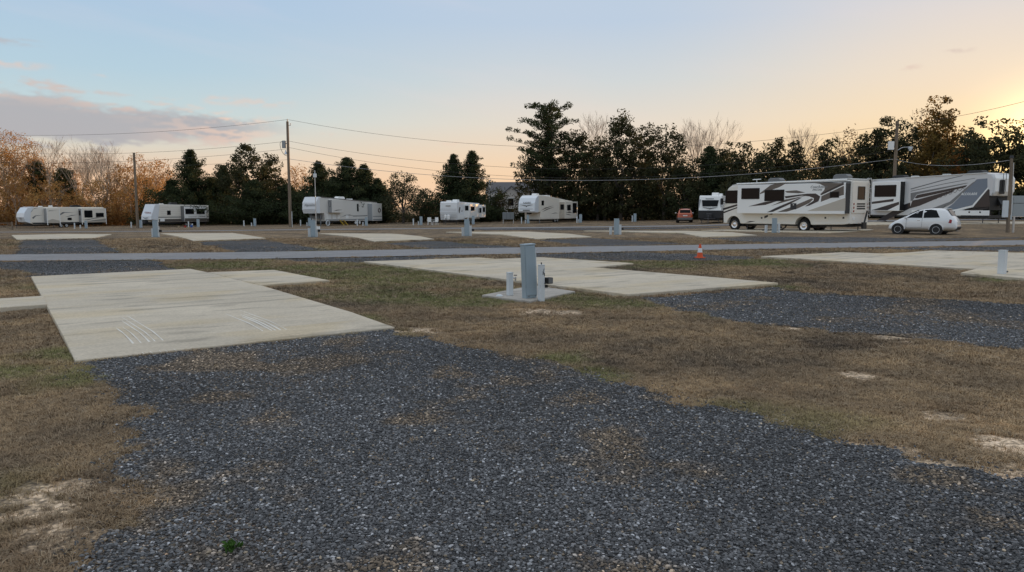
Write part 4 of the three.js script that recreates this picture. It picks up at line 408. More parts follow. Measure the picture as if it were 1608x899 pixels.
{
  const [p, t] = V('F5'), o = thing('fifth_wheel_trailer', 'white fifth wheel trailer with rounded nose and bat wing emblem below the spreading pine', 'fifth wheel', p, t), W = 2.45, L = 11.4;
  box(o, [[1.0, 0.5], [L, 0.45], [L, 3.02], [2.6, 3.72], [1.2, 3.78], [0.2, 3.7], [-0.45, 3.35], [-0.8, 2.7], [-0.85, 1.65], [-0.7, 1.5], [0.9, 1.5]], W, M.cream);
  part('nose_cap', ex([[0.35, 1.45], [0.4, 3.74], [0.18, 3.73], [-0.48, 3.38], [-0.84, 2.7], [-0.9, 1.62], [-0.72, 1.45]], -W - 0.015, 0.015, 0.06), phys([0.76, 0.80, 0.84], { roughness: 0.3, clearcoat: 0.5 }), o);
  const s = part('slide_out', rb(6.9, 11.3, 0.55, 2.95, -0.3, 0.85, 0.03), M.cream, o); part('slide_flank', bx(6.87, 6.9, 0.58, 2.9, 0, 0.8), M.pale, s); windowOn(s, 0.15, 1.8, 0.7, 2.55, 0, (g) => faceFront(g, 6.86)); windowOn(s, 7.6, 1.7, 8.8, 2.5, 0.852); windowOn(s, 9.5, 1.3, 10.9, 2.75, 0.852, undefined, 0.1);
  windowOn(o, 1.2, 2.4, 1.9, 3.05, 0.002); decal(o, [[[0.9, 1.7], [2.4, 2.1], [5.0, 2.4], [3.0, 2.05]], [[1.2, 1.5], [3.0, 1.95], [5.2, 2.2], [3.2, 1.85]], [[4.0, 1.2], [5.4, 1.4], [6.7, 1.3], [5.4, 1.3]]], M.taupe, 0.002); decal(s, [[[7.2, 1.4], [8.6, 1.55], [9.3, 1.35], [8.2, 1.35]], [[7.0, 1.2], [8.2, 1.15], [9.2, 1.0], [8.0, 1.05]]], M.taupe, 0.852);
  hatch(o, 1.4, 0.65, 3.4, 1.3, 0.002, M.cream, false); hatch(o, 3.9, 0.65, 5.2, 1.1, 0.002, M.cream, false);
  { const pl = (g) => faceFront(g, -0.87); part('lettering', pl(letters('SABRE', -1.75, 2.62, 0.03, 0.26, serif, 0.1)), M.slate, o); part('emblem', pl(ex([[-2.2, 2.5], [-1.3, 2.3], [-1.22, 2.18], [-1.14, 2.3], [-0.25, 2.5], [-1.0, 2.42], [-1.22, 2.36], [-1.44, 2.42]], 0.0, 0.04)), M.dark, o); part('nose_trim', pl(ex([[-2.2, 1.95], [-0.25, 1.95], [-0.25, 1.9], [-2.2, 1.9]], 0, 0.04)), M.grey, o); part('nose_light', pl(ex(rrect(-1.75, 1.66, -0.7, 1.8, 0.04), 0.02, 0.04)), M.slate, o); }
  roofUnit(o, 1.2, 3.72, -1.2, M.white, 1.0, 0.3); roofUnit(o, 4.5, 3.48, -1.2, M.white, 1.2, 0.34); part('roof_vent', rb(3.2, 3.8, 3.6, 3.82, -1.5, -0.9, 0.08), M.white, o); part('roof_rack', tube([[8.6, 3.2, -1], [8.7, 3.55, -1], [9.0, 3.55, -1], [9.2, 3.2, -1], [9.6, 3.5, -1], [10.0, 3.12, -1]], 0.03, 30), M.dark, o);
  part('landing_gear', [cyl([1.2, 0, -0.3], [1.2, 0.7, -0.3], 0.07), cyl([1.2, 0, -W + 0.3], [1.2, 0.7, -W + 0.3], 0.07)], M.slate, o); part('pin_box', [bx(-0.4, 0.3, 1.2, 1.5, -W / 2 - 0.2, -W / 2 + 0.2)], M.dark, o); part('chassis', bx(1.2, L - 0.2, 0.28, 0.52, -W + 0.3, -0.3), M.black, o); wheel(o, 5.6, 0.36, -0.1, 0.36, 0.22); wheel(o, 6.4, 0.36, -0.1, 0.36, 0.22); jack(o, 10.6, -0.3, 0.5);
}
{
  const [p, t] = V('T6'), o = thing('travel_trailer', 'white travel trailer with dark lower half and big nose window behind the motorhome', 'travel trailer', p, t), W = 2.45, L = 7;
  box(o, [[0, 0.55], [L, 0.55], [L, 3.0], [0.6, 3.05], [0.35, 2.95], [-0.05, 1.45]], W, M.white);
  part('lower_shell', ex([[-0.02, 0.55], [L, 0.55], [L, 1.4], [-0.08, 1.4]], -W - 0.02, 0.02, 0.04), M.dark, o);
  const tilt = (g) => faceFront(g.rotateX(-0.25), 0).translate(-0.08, 1.45, 0);
  part('nose_window', tilt(ex([[-W + 0.42, 0.42], [-0.42, 0.42], [-0.3, 1.12], [-W + 0.3, 1.12]], 0.0, 0.05, 0.015)), M.glass, o); part('emblem', tilt(ex([[-W + 0.4, 0.32], [-W / 2, 0.1], [-0.4, 0.32], [-W / 2, 0.24]], 0.0, 0.05)), M.slate, o); each('flank_stripe', [tilt(ex([[-0.06, 0.3], [0.0, 0.3], [0.0, 1.2], [-0.2, 1.2]], 0.0, 0.03)), tilt(ex([[-W + 0.06, 0.3], [-W, 0.3], [-W, 1.2], [-W + 0.2, 1.2]], 0.0, 0.03))], M.grey, o); part('nameplate', tilt(ex(rrect(-1.75, 1.25, -0.85, 1.31, 0.02), 0.0, 0.04)), M.slate, o);
  roofUnit(o, 1.2, 3.04, -0.9, M.white, 0.9, 0.34); roofUnit(o, 2.6, 3.04, -0.7, M.white, 0.8, 0.26);
  part('tongue', [cyl([-1.3, 0.5, -W / 2], [0.3, 0.5, -0.5], 0.05), cyl([-1.3, 0.5, -W / 2], [0.3, 0.5, -W + 0.5], 0.05), cyl([-0.9, 0, -W / 2], [-0.9, 0.95, -W / 2], 0.05)], M.steel, o); part('gas_bottle', rb(-0.6, -0.15, 0.55, 1.1, -W / 2 - 0.3, -W / 2 + 0.3, 0.1), M.dark, o); part('chassis', bx(0.1, L, 0.3, 0.56, -W + 0.2, -0.2), M.black, o); wheel(o, 3.6, 0.34, -0.1, 0.34, 0.22); wheel(o, 4.4, 0.34, -0.1, 0.34, 0.22); jack(o, 0.4, -0.3, 0.55); jack(o, 0.4, -W + 0.3, 0.55);
}
// --- cars: bodies lofted from cross sections
function carLoft(st) {     // st: [x, sill, belt, top, halfBelt, halfTop, halfSill]
  const rows = st.map(([x, sl, be, to, hb, ht, hs]) => { const r = []; const pt = [[hs, sl], [hb + 0.0, sl + (be - sl) * 0.35], [hb + 0.005, sl + (be - sl) * 0.7], [hb - 0.03, be], [ht + (hb - 0.03 - ht) * 0.35, be + (to - be) * 0.7], [ht - 0.03, be + (to - be) * 0.93], [ht * 0.6, to], [0, to + 0.012]]; for (const [z, y] of pt) r.push([x, y, z]); for (const [z, y] of pt.slice(0, -1).reverse()) r.push([x, y, -z]); return r; });
  const P = [], I = [], n = rows[0].length; rows.forEach((r) => r.forEach((q) => P.push(...q))); for (let a = 0; a < rows.length - 1; a++) for (let k = 0; k < n; k++) { const b = (k + 1) % n; I.push(a * n + k, a * n + b, (a + 1) * n + k, (a + 1) * n + k, a * n + b, (a + 1) * n + b); }
  for (const [a, fl] of [[0, 0], [rows.length - 1, 1]]) for (let k = 1; k < n - 1; k++) I.push(...(fl ? [a * n, a * n + k, a * n + k + 1] : [a * n, a * n + k + 1, a * n + k]));
  const g = new THREE.BufferGeometry(); g.setAttribute('position', new THREE.Float32BufferAttribute(P, 3)); g.setIndex(I); g.computeVertexNormals(); return g;
}
function sideZ(st, x, y) { let k = 0; while (k < st.length - 2 && st[k + 1][0] < x) k++; const t = Math.min(1, Math.max(0, (x - st[k][0]) / (st[k + 1][0] - st[k][0]))), m = st[k].map((v, i) => v + (st[k + 1][i] - v) * t), [, sl, be, to, hb, ht] = m; if (y <= be) return y < sl + (be - sl) * 0.7 ? hb + 0.004 : hb + 0.005 - 0.035 * (y - (sl + (be - sl) * 0.7)) / ((be - sl) * 0.3); const u = Math.min(1, (y - be) / Math.max(0.02, to - be)), w = hb - 0.03; return u < 0.7 ? w + (ht + (w - ht) * 0.35 - w) * u / 0.7 : ht + (w - ht) * 0.35 + (ht - 0.03 - ht - (w - ht) * 0.35) * (u - 0.7) / 0.23; }
function sidePanel(st, poly, off, sgn = 1) { let g = new THREE.ShapeGeometry(shapeOf(poly)); g = clean(new TessellateModifier(0.12, 4).modify(g.toNonIndexed())); const p = g.attributes.position; for (let i = 0; i < p.count; i++) p.setZ(i, sgn * (sideZ(st, p.getX(i), p.getY(i)) + off)); g.computeVertexNormals(); return g; }
{
  const [p, t] = V('FI'), W = 0.83, c = Math.cos(t), s = Math.sin(t), o = thing('small_car', 'small white rounded hatchback parked in front of the blue grey fifth wheel', 'car', [p[0] - s * W, p[1], p[2] - c * W], t);
  const st = [[0.08, 0.34, 0.44, 0.52, 0.42, 0.3, 0.4], [0.18, 0.26, 0.52, 0.60, 0.60, 0.45, 0.55], [0.43, 0.24, 0.66, 0.73, 0.74, 0.54, 0.68], [0.75, 0.24, 0.80, 0.87, 0.80, 0.6, 0.73], [1.0, 0.24, 0.88, 0.965, 0.815, 0.66, 0.74], [1.2, 0.24, 0.93, 1.05, 0.82, 0.68, 0.74], [1.5, 0.24, 0.95, 1.21, 0.825, 0.66, 0.75], [1.85, 0.24, 0.96, 1.365, 0.83, 0.63, 0.75], [2.2, 0.24, 0.97, 1.445, 0.83, 0.61, 0.75], [2.6, 0.24, 0.98, 1.48, 0.83, 0.60, 0.75], [3.0, 0.24, 0.99, 1.485, 0.825, 0.58, 0.75], [3.38, 0.25, 1.0, 1.455, 0.80, 0.56, 0.72], [3.52, 0.26, 0.99, 1.35, 0.77, 0.56, 0.69], [3.68, 0.27, 0.95, 1.14, 0.74, 0.58, 0.66], [3.92, 0.30, 0.82, 0.90, 0.67, 0.55, 0.60], [4.02, 0.36, 0.66, 0.72, 0.60, 0.5, 0.54], [4.06, 0.42, 0.54, 0.58, 0.52, 0.45, 0.48]];
  for (const q of st) { q[0] = 0.2 + (q[0] - 0.08) * 0.965; q[2] = 0.3 + (q[2] - 0.3) * 1.07; q[3] = 0.3 + (q[3] - 0.3) * 1.09; }
  const S = (pl) => pl.map(([x, y]) => [0.2 + (x - 0.08) * 0.965, 0.3 + (y - 0.3) * 1.075]);
  const paint = phys([0.85, 0.86, 0.86], { roughness: 0.35, clearcoat: 1, clearcoatRoughness: 0.06 });
  part('body', carLoft(st), paint, o);
  const well = (x) => ex(arcPts(x, 0.31, 0.365, 0, 360, 26), 0.60, 0.832); each('wheel_well', [well(0.85), well(2.98), well(0.85).translate(0, 0, -1.432), well(2.98).translate(0, 0, -1.432)], M.black, o);
  for (const g of [1, -1]) {
    part('side_window', sidePanel(st, S([[1.24, 0.965], [1.5, 1.13], [1.86, 1.315], [2.15, 1.40], [2.15, 0.965]]), 0.012, g), M.glass, o);
    part('quarter_window', sidePanel(st, S([[2.22, 0.965], [2.22, 1.41], [2.6, 1.435], [2.9, 1.39], [3.14, 0.99]]), 0.012, g), M.glass, o);
    part('door_seam', [sidePanel(st, S([[1.22, 0.42], [1.235, 0.42], [1.255, 0.96], [1.24, 0.96]]), 0.008, g), sidePanel(st, S([[2.13, 0.44], [2.145, 0.44], [2.165, 0.98], [2.15, 0.98]]), 0.008, g), sidePanel(st, S([[1.22, 0.40], [2.14, 0.42], [2.14, 0.432], [1.22, 0.412]]), 0.008, g)], M.grey, o);
    part('door_handle', rb(1.92, 2.08, 0.85, 0.885, 0.82, 0.85, 0.012).translate(0, 0, g < 0 ? -1.67 : 0), M.chrome, o);
    const mi = part('mirror', [rb(1.22, 1.36, 0.95, 1.08, 0.86, 1.0, 0.05)].map((q) => g < 0 ? q.translate(0, 0, -1.86) : q), paint, o); part('mirror_arm', cyl([1.3, 0.98, g * 0.78], [1.3, 0.99, g * 0.9], 0.025), M.black, mi);
    part('tail_light', sidePanel(st, S([[3.62, 0.70], [3.78, 0.68], [3.80, 0.86], [3.68, 0.90]]), 0.012, g), mat([0.32, 0.02, 0.02], { roughness: 0.2 }), o);
    part('head_light', sidePanel(st, S([[0.36, 0.5], [0.5, 0.54], [0.5, 0.63], [0.38, 0.6]]), 0.012, g), M.chrome, o);
    part('arch_trim', [0.85, 2.98].map((x) => ex([...arcPts(x, 0.31, 0.40, 178, 2, 18), ...arcPts(x, 0.31, 0.366, 2, 178, 18)], 0.79, 0.838).translate(0, 0, g < 0 ? -1.628 : 0)), paint, o);
    for (const x of [0.85, 2.98]) { const w = wheel(o, x, 0.30, 0.835 * g, 0.305, 0.2, 'alloy'); if (g < 0) w.rotation.y = Math.PI; }
  }
  const slab4 = (a, z) => { const g = new THREE.BufferGeometry(); const P = []; for (const [x0, y0, w] of a) { const x = 0.2 + (x0 - 0.08) * 0.965 + (x0 > 2 ? 0.012 : -0.012), y = 0.3 + (y0 - 0.3) * 1.09 + 0.012; P.push(x, y, w, x, y, -w); } g.setAttribute('position', new THREE.Float32BufferAttribute(P, 3)); const I = []; for (let k = 0; k < a.length - 1; k++) I.push(2 * k, 2 * k + 1, 2 * k + 2, 2 * k + 2, 2 * k + 1, 2 * k + 3); g.setIndex(I); g.computeVertexNormals(); return clean(g); };
  part('rear_window', slab4([[3.45, 1.43, 0.46], [3.53, 1.36, 0.48], [3.61, 1.26, 0.5], [3.69, 1.155, 0.5], [3.75, 1.08, 0.48]]), M.glass, o); part('windscreen', slab4([[1.24, 1.09, 0.58], [1.37, 1.16, 0.58], [1.5, 1.23, 0.57], [1.68, 1.31, 0.55], [1.84, 1.38, 0.52]]), M.glass, o);
  part('spoiler', rb(3.3, 3.52, 1.53, 1.575, -0.48, 0.48, 0.02), paint, o); part('rear_bumper', ex([[3.72, 0.26], [3.98, 0.30], [4.07, 0.42], [4.06, 0.5], [3.9, 0.36], [3.74, 0.34]], -0.5, 0.5, 0.01), M.black, o);
  part('number_plate', bx(3.96, 4.02, 0.68, 0.8, -0.16, 0.16), M.cream, o); part('exhaust', cyl([3.8, 0.25, 0.3], [4.08, 0.25, 0.3], 0.035), M.chrome, o); part('aerial', cyl([3.1, 1.58, 0], [3.24, 1.8, 0], 0.008), M.black, o); part('underbody', bx(0.5, 3.6, 0.16, 0.26, -0.6, 0.6), M.black, o);
}
{
  const [p, t] = V('SUV'), W = 0.9, c = Math.cos(t), s = Math.sin(t), o = thing('small_suv', 'orange hatchback seen from behind below the dark wood', 'car', [p[0] - s * W, p[1], p[2] - c * W], t);
  const st = [[0.0, 0.5, 0.7, 0.78, 0.74, 0.66, 0.7], [0.06, 0.36, 0.98, 1.04, 0.86, 0.74, 0.8], [0.22, 0.32, 1.02, 1.22, 0.89, 0.72, 0.82], [0.5, 0.3, 1.04, 1.52, 0.91, 0.66, 0.84], [0.8, 0.3, 1.04, 1.64, 0.915, 0.64, 0.85], [1.6, 0.3, 1.02, 1.68, 0.92, 0.64, 0.85], [2.3, 0.3, 1.0, 1.6, 0.92, 0.64, 0.85], [2.9, 0.3, 0.98, 1.2, 0.92, 0.72, 0.85], [3.3, 0.3, 0.94, 1.03, 0.91, 0.74, 0.84], [4.0, 0.3, 0.84, 0.92, 0.85, 0.7, 0.78], [4.3, 0.4, 0.68, 0.74, 0.7, 0.55, 0.62]];
  part('body', carLoft(st), phys([0.55, 0.10, 0.025], { roughness: 0.3, clearcoat: 1, clearcoatRoughness: 0.08 }), o);
  for (const g of [1, -1]) { part('side_window', sidePanel(st, [[0.62, 1.08], [0.75, 1.5], [2.2, 1.5], [2.75, 1.08]], 0.012, g), M.glass, o); part('tail_light', sidePanel(st, [[0.06, 0.86], [0.4, 0.88], [0.38, 1.0], [0.08, 1.0]], 0.014, g), mat([0.25, 0.015, 0.012], { roughness: 0.2 }), o); part('mirror', rb(2.55, 2.7, 1.05, 1.2, 0.92, 1.12, 0.05).translate(0, 0, g < 0 ? -2.04 : 0), M.alu, o); for (const x of [0.85, 3.45]) { const w = wheel(o, x, 0.34, 0.925 * g, 0.34, 0.24, 'alloy'); if (g < 0) w.rotation.y = Math.PI; } part('roof_rail', cyl([0.8, 1.67, 0.6 * g], [2.2, 1.66, 0.6 * g], 0.02), M.alu, o); }
  each('wheel_well', [0.85, 3.45].flatMap((x) => [ex(arcPts(x, 0.34, 0.40, 0, 360, 24), 0.66, 0.927), ex(arcPts(x, 0.34, 0.40, 0, 360, 24), -0.927, -0.66)]), M.black, o);
  const q = new THREE.PlaneGeometry(1.2, 0.44).rotateX(-0.62); part('rear_window', faceFront(ex(rrect(-0.62, 0, 0.62, 0.45, 0.08), 0, 0.02).rotateX(-0.62), 0).translate(0.17, 1.15, 0), M.glass, o);
  part('rear_bumper', rb(-0.04, 0.3, 0.32, 0.62, -0.86, 0.86, 0.06), M.slate, o); part('number_plate', bx(-0.02, 0.05, 0.78, 0.9, -0.26, 0.26), M.white, o); part('light_bar', bx(-0.005, 0.06, 0.92, 0.97, -0.7, 0.7), mat([0.25, 0.015, 0.012], { roughness: 0.2 }), o); part('underbody', bx(0.3, 4.0, 0.2, 0.34, -0.7, 0.7), M.black, o);
}

// ---------------------------------------------------------------- service posts
function pedestal(x, z, h, w, label, lift, turn = 0.6, group) {
  const o = thing('power_pedestal', label, 'pedestal', [x, G(x, z) + lift, z], turn, group);
  part('housing', rb(-w, w, 0, h, -w * 0.72, w * 0.5, 0.012, 1), M.ped, o);
  part('door', ex(rrect(-w * 0.9, h * 0.06, w * 0.9, h * 0.97, 0.01), w * 0.5, w * 0.5 + 0.018, 0.004, 1), M.ped, o);
  part('cap', rb(-w * 1.06, w * 1.06, h - 0.01, h + 0.018, -w * 0.8, w * 0.62, 0.008, 1), M.ped, o);
  part('side_cover', ex(rrect(-w * 0.5, h * 0.03, w * 0.35, h * 0.94, 0.01), 0, 0.02, 0.004, 1).rotateY(Math.PI / 2).translate(w, 0, 0), M.pvc, o);
  return o;
}
function post(x, z, h, w, label, lift, tap, group, turn = 0.6) {
  const o = thing('white_post', label, 'post', [x, G(x, z) + lift, z], turn, group);
  part('shaft', rb(-w, w, 0, h, -w, w, 0.008, 1), M.pvc, o); part('cap', rb(-w * 1.08, w * 1.08, h, h + 0.012, -w * 1.08, w * 1.08, 0.004, 1), M.pvc, o);
  if (tap) { const f = part('tap', [cyl([w, h - 0.1, 0], [w + 0.09, h - 0.1, 0], 0.014), cyl([w + 0.08, h - 0.16, 0], [w + 0.08, h - 0.08, 0], 0.016)], M.alu, o); part('tap_handle', new THREE.TorusGeometry(0.028, 0.007, 5, 12).rotateX(Math.PI / 2).translate(w + 0.08, h - 0.05, 0), M.steel, f); part('pipe', cyl([w + 0.015, 0, 0], [w + 0.015, h - 0.45 * h, 0], 0.012), M.dark, o); }
  return o;
}
{
  const [a, b, c] = D.hookups.B;
  const p = pedestal(a[0], a[1], 0.96, 0.115, 'tall grey blue power pedestal leaning slightly on the near service slab', 0.055, 0.55); p.rotation.z = 0.045;
  part('bolt', [-0.07, 0.07].map((x) => new THREE.CylinderGeometry(0.008, 0.008, 0.01, 8).rotateX(Math.PI / 2).translate(x, 0.04, 0.085)), M.steel, p);
  post(b[0], b[1], 0.42, 0.048, 'short white post with a tap on the near service slab', 0.055, true);
  const n = post(c[0], c[1], 0.66, 0.046, 'white post with site number and black lamp on the near service slab', 0.0, false);
  part('lamp', [rb(0.06, 0.19, 0.33, 0.44, -0.02, 0.1, 0.012, 1), cyl([0.04, 0.33, 0.04], [0.1, 0.38, 0.04], 0.018), rb(0.045, 0.1, 0.26, 0.31, 0.0, 0.07, 0.01, 1)], M.black, n);
  part('lamp_lens', ex(rrect(0.085, 0.345, 0.18, 0.43, 0.01), 0.1, 0.106), M.slate, n);
  part('number', [letters('3', -0.012, 0.5, 0.047, 0.05, font, 0), letters('1', 0.014, 0.47, 0.047, 0.05, font, 0), letters('/', 0.005, 0.56, 0.047, 0.045, font, 0)], M.black, n);
  part('finial', cyl([0, 0.67, 0], [0, 0.71, 0], 0.012), M.steel, n);
  const k = tagged(sh(new THREE.Mesh(new THREE.SphereGeometry(0.055, 16, 8, 0, Math.PI * 2, 0, Math.PI / 2).scale(1.2, 0.6, 1.2), M.pvc)), 'drain_cap', 'small white drain cap on the corner of the near service slab', 'drain cap'); k.position.set(a[0] - 0.55, G(a[0], a[1]) + 0.057, a[1] - 0.28);
}
{ const [q] = D.hookups.C; const o = post(q[0], q[1], 0.56, 0.075, 'stout white post on the slab at the right edge', 0.085, false); part('spigot', cyl([0.075, 0.07, 0.02], [0.16, 0.05, 0.06], 0.02), M.steel, o); }
{
  const where = ['nearest to the first pad from the left beyond the road', 'below the antenna mast', 'in front of the white travel trailer', 'left of the fifth pad beyond the road', 'beside the motorhome'];
  D.hookups.mid.forEach(([a, b, c], i) => { pedestal(a[0], a[1], i === 2 || i === 3 ? 1.0 : 0.98, 0.14, 'grey power pedestal ' + where[i], 0, 0.2, 'pedestals of the middle row'); post(b[0], b[1], 0.5, 0.07, 'short white post ' + where[i], 0, false, 'short posts of the middle row', 0.2); const k = post(c[0], c[1], 0.62, 0.06, 'taller white post ' + where[i], 0, false, 'taller posts of the middle row', 0.2); part('lamp', rb(0.06, 0.2, 0.3, 0.44, -0.05, 0.08, 0.02, 1), M.black, k); });
  const w2 = ['in front of the longest trailer', 'at the foot of the plain wooden pole', 'in front of the trailer with two slide windows', 'in front of the broad dark oak', 'left of the old fifth wheel nose', 'under the tail of the old fifth wheel', 'left of the white travel trailer', 'at the slide of the white travel trailer', 'under the round nosed fifth wheel', 'right of the round nosed fifth wheel', 'under the tallest oak'];
  D.hookups.far.forEach((q, i) => { pedestal(q[0][0], q[0][1], 1.12, 0.17, 'distant grey pedestal ' + w2[i], 0, 0, 'pedestals of the back row'); if (q[1]) post(q[1][0], q[1][1], 0.85, 0.07, 'distant white post ' + w2[i], 0, false, 'posts of the back row', 0); if (q[2]) post(q[2][0], q[2][1], 0.5, 0.07, 'distant low white stub ' + w2[i], 0, false, 'stubs of the back row', 0); });
}
{ // traffic cone
  const [x, z] = D.cone, o = thing('traffic_cone', 'orange traffic cone with white collar beside the road', 'traffic cone', [x, G(x, z) + 0.012, z], 0.3);
  const or = mat([0.72, 0.085, 0.012], { roughness: 0.5 }); part('base', rb(-0.135, 0.135, 0, 0.03, -0.135, 0.135, 0.012), or, o);
  part('cone', new THREE.LatheGeometry([[0.115, 0.03], [0.1, 0.05], [0.032, 0.45], [0.026, 0.457], [0, 0.457]].map((p) => new THREE.Vector2(...p)), 24), or, o); part('collar', new THREE.LatheGeometry([[0.0805, 0.185], [0.0575, 0.325]].map((p) => new THREE.Vector2(...p)), 24), mat([0.8, 0.8, 0.8]), o);
}
// ---------------------------------------------------------------- poles and wires
function pole(label, [x, y, z, top], r0, r1, lean = 0) { const o = thing('utility_pole', label, 'utility pole', [x, y, z]); const h = top - y; part('shaft', cyl([0, -0.3, 0], [lean, h, 0], r0, r1, 14), M.wood, o); return [o, h]; }
{
  const [o, h] = pole('tall wooden utility pole with grey transformer left of the old fifth wheel', D.P1, 0.21, 0.15);
  part('transformer', [new THREE.CylinderGeometry(0.26, 0.26, 0.85, 16).translate(-0.5, h - 2.9, 0.05), new THREE.CylinderGeometry(0.2, 0.26, 0.08, 16).translate(-0.5, h - 2.43, 0.05), bx(-0.3, 0, h - 2.8, h - 2.7, -0.04, 0.04)], mat([0.32, 0.34, 0.35], { metalness: 0.3 }), o);
  part('drop_cable', tube([[-0.6, h - 2.45, 0], [-0.95, h - 2.6, 0], [-0.95, h - 3.3, 0], [-0.55, h - 4.1, 0], [-0.2, h - 4.3, 0]], 0.03, 30), M.wire, o);
  part('street_lamp', [new THREE.CylinderGeometry(0.12, 0.2, 0.3, 12).translate(-0.3, h - 3.95, 0.05), new THREE.CylinderGeometry(0.05, 0.1, 0.25, 10).translate(-0.3, h - 3.68, 0.05)], M.alu, o);
  part('insulator', [new THREE.CylinderGeometry(0.05, 0.06, 0.3, 8).translate(0, h + 0.15, 0)], M.slate, o); part('bracket', [bx(0.1, 0.4, h - 0.5, h - 0.45, -0.02, 0.02), bx(0.37, 0.42, h - 0.5, h - 0.2, -0.02, 0.02)], M.steel, o);
  part('conduit', cyl([0.22, 0, 0.02], [0.22, 2.0, 0.02], 0.05), M.pvc, o);
}
pole('plain wooden pole without wires right of the longest trailer', D.P2, 0.2, 0.16);
{
  const [o, h] = pole('wooden utility pole with white box and lamp arm behind the motorhome', D.P3, 0.22, 0.16);
  part('meter_box', rb(-0.85, -0.3, h - 3.1, h - 2.2, -0.15, 0.2, 0.03), M.white, o); part('box_bracket', bx(-0.3, -0.1, h - 2.7, h - 2.6, -0.03, 0.03), M.steel, o);
  part('lamp_arm', tube([[0.1, h - 3.2, 0], [0.7, h - 2.85, 0], [1.4, h - 2.8, 0]], 0.035, 16, 6), M.alu, o); part('street_lamp', [rb(1.35, 1.75, h - 3.0, h - 2.75, -0.14, 0.14, 0.05), new THREE.CylinderGeometry(0.16, 0.13, 0.2, 12).translate(1.55, h - 3.1, 0)], M.pvc, o);
}
{
  const [x, y, z, top] = D.P4, o = thing('leaning_post', 'leaning wooden service post at the right edge with pale meter box', 'service post', [x, y, z]); const h = top - y;
  part('shaft', cyl([0, -0.2, 0], [-0.05, h, 0], 0.11, 0.085, 12), M.wood, o); part('cap', new THREE.CylinderGeometry(0.09, 0.12, 0.18, 10).translate(-0.05, h + 0.06, 0), M.dark, o); part('conduit', cyl([0.13, 1.1, 0.02], [0.08, h - 0.3, 0.02], 0.03), M.alu, o); part('meter_box', rb(-0.36, -0.1, 0.95, 2.0, -0.12, 0.12, 0.02), M.pvc, o);
  const b = thing('panel_board', 'large pale grey service panel on legs cut by the right edge', 'service panel', [x + 0.35, y, z - 0.1], 0);
  part('panel', rb(-0.05, 2.6, 1.02, 1.82, -0.06, 0.02, 0.02), phys([0.34, 0.37, 0.38], { roughness: 0.5 }), b); part('top_panel', rb(-0.05, 2.6, 1.84, 2.3, -0.06, 0.04, 0.02), phys([0.34, 0.37, 0.38], { roughness: 0.5 }), b); part('rim', bx(-0.08, 2.62, 0.98, 1.02, -0.08, 0.05), M.alu, b); for (const lx of [0.02, 2.4]) part('leg', bx(lx, lx + 0.09, 0, 1.0, -0.05, 0.04), M.alu, b); part('flank', bx(-0.16, -0.06, 0.8, 2.3, -0.2, 0.0), M.pvc, b);
}
D.wires.forEach(([a, b, sag], i) => {
  const pts = []; for (let k = 0; k <= 16; k++) { const t = k / 16; pts.push([a[0] + (b[0] - a[0]) * t, a[1] + (b[1] - a[1]) * t - 4 * sag * t * (1 - t), a[2] + (b[2] - a[2]) * t]); }
  const n = ['top wire left of the transformer pole', 'second wire left of the transformer pole', 'third wire left of the transformer pole', 'lowest wire left of the transformer pole', 'top wire between the two wired poles', 'second wire between the two wired poles', 'third wire between the two wired poles', 'lowest pale cable between the two wired poles', 'wire rising to the right from the pole with the white box', 'cable from the pole with the white box to the leaning post'][i];
  tagged(sh(new THREE.Mesh(tube(pts, i === 7 ? 0.026 : 0.017, 40, 5), i === 7 || i === 9 ? M.wireLight : M.wire)), 'overhead_wire', n, 'overhead wire', 'overhead wires');
});
{ // antenna mast, house, fence, chairs, tank, small things
  const q = D.hookups.mid[1][0], o = thing('antenna_mast', 'thin grey mast with white antenna head rising before the old fifth wheel', 'antenna', [q[0] + 0.12, G(q[0], q[1]), q[1] - 0.3]);
  part('mast', cyl([0, 0, 0], [0, 3.55, 0], 0.03, 0.022), M.alu, o); part('antenna_head', [new THREE.CylinderGeometry(0.1, 0.1, 0.22, 12).translate(0, 3.6, 0), cyl([0, 3.4, 0], [0, 3.9, 0], 0.02)], M.pvc, o); part('number_plate', rb(0.08, 0.3, 0.45, 0.62, 0.28, 0.3, 0.005, 1), M.white, o);
}
{
  const z = -138, x = -4.4, o = thing('house', 'pale two storey house with grey roof half hidden behind trees', 'house', [x, G(x, z), z]); const wall = mat([0.66, 0.62, 0.58]), roof = mat([0.13, 0.125, 0.13], { roughness: 0.9 });
  part('wall', [bx(0, 11, 0, 4.7, -9, 0)], wall, o); part('gable_wing', ex([[2.2, 0], [6.4, 0], [6.4, 4.0], [4.3, 5.7], [2.2, 4.0]], 0.01, 2.2), wall, o);
  const r = part('roof', [ex([[-0.4, 4.68], [-4.5, 6.9], [-9.4, 4.68]].map(([a, b]) => [a, b]), 0, 11.8).rotateY(-Math.PI / 2).rotateY(Math.PI).translate(-0.4, 0, -9.8)], roof, o);
  part('wing_roof', [ex([[1.9, 3.85], [4.3, 5.85], [6.7, 3.85], [6.7, 4.05], [4.3, 6.05], [1.9, 4.05]], 0.0, 2.5)], roof, o);
  part('chimney', rb(0.2, 0.5, 5, 7.2, -3, -2.6, 0.02), wall, o);
  for (const [a, b] of [[3.6, 2.4], [3.6, 0.6], [0.7, 2.6], [0.7, 0.7]]) { const w = part('window', bx(a, a + 1.2, b, b + 1.5, a > 2 ? 2.2 : 0, a > 2 ? 2.26 : 0.05), M.white, o); part('pane', bx(a + 0.1, a + 1.1, b + 0.1, b + 1.4, a > 2 ? 2.26 : 0.05, a > 2 ? 2.27 : 0.06), M.glass, w); }
}
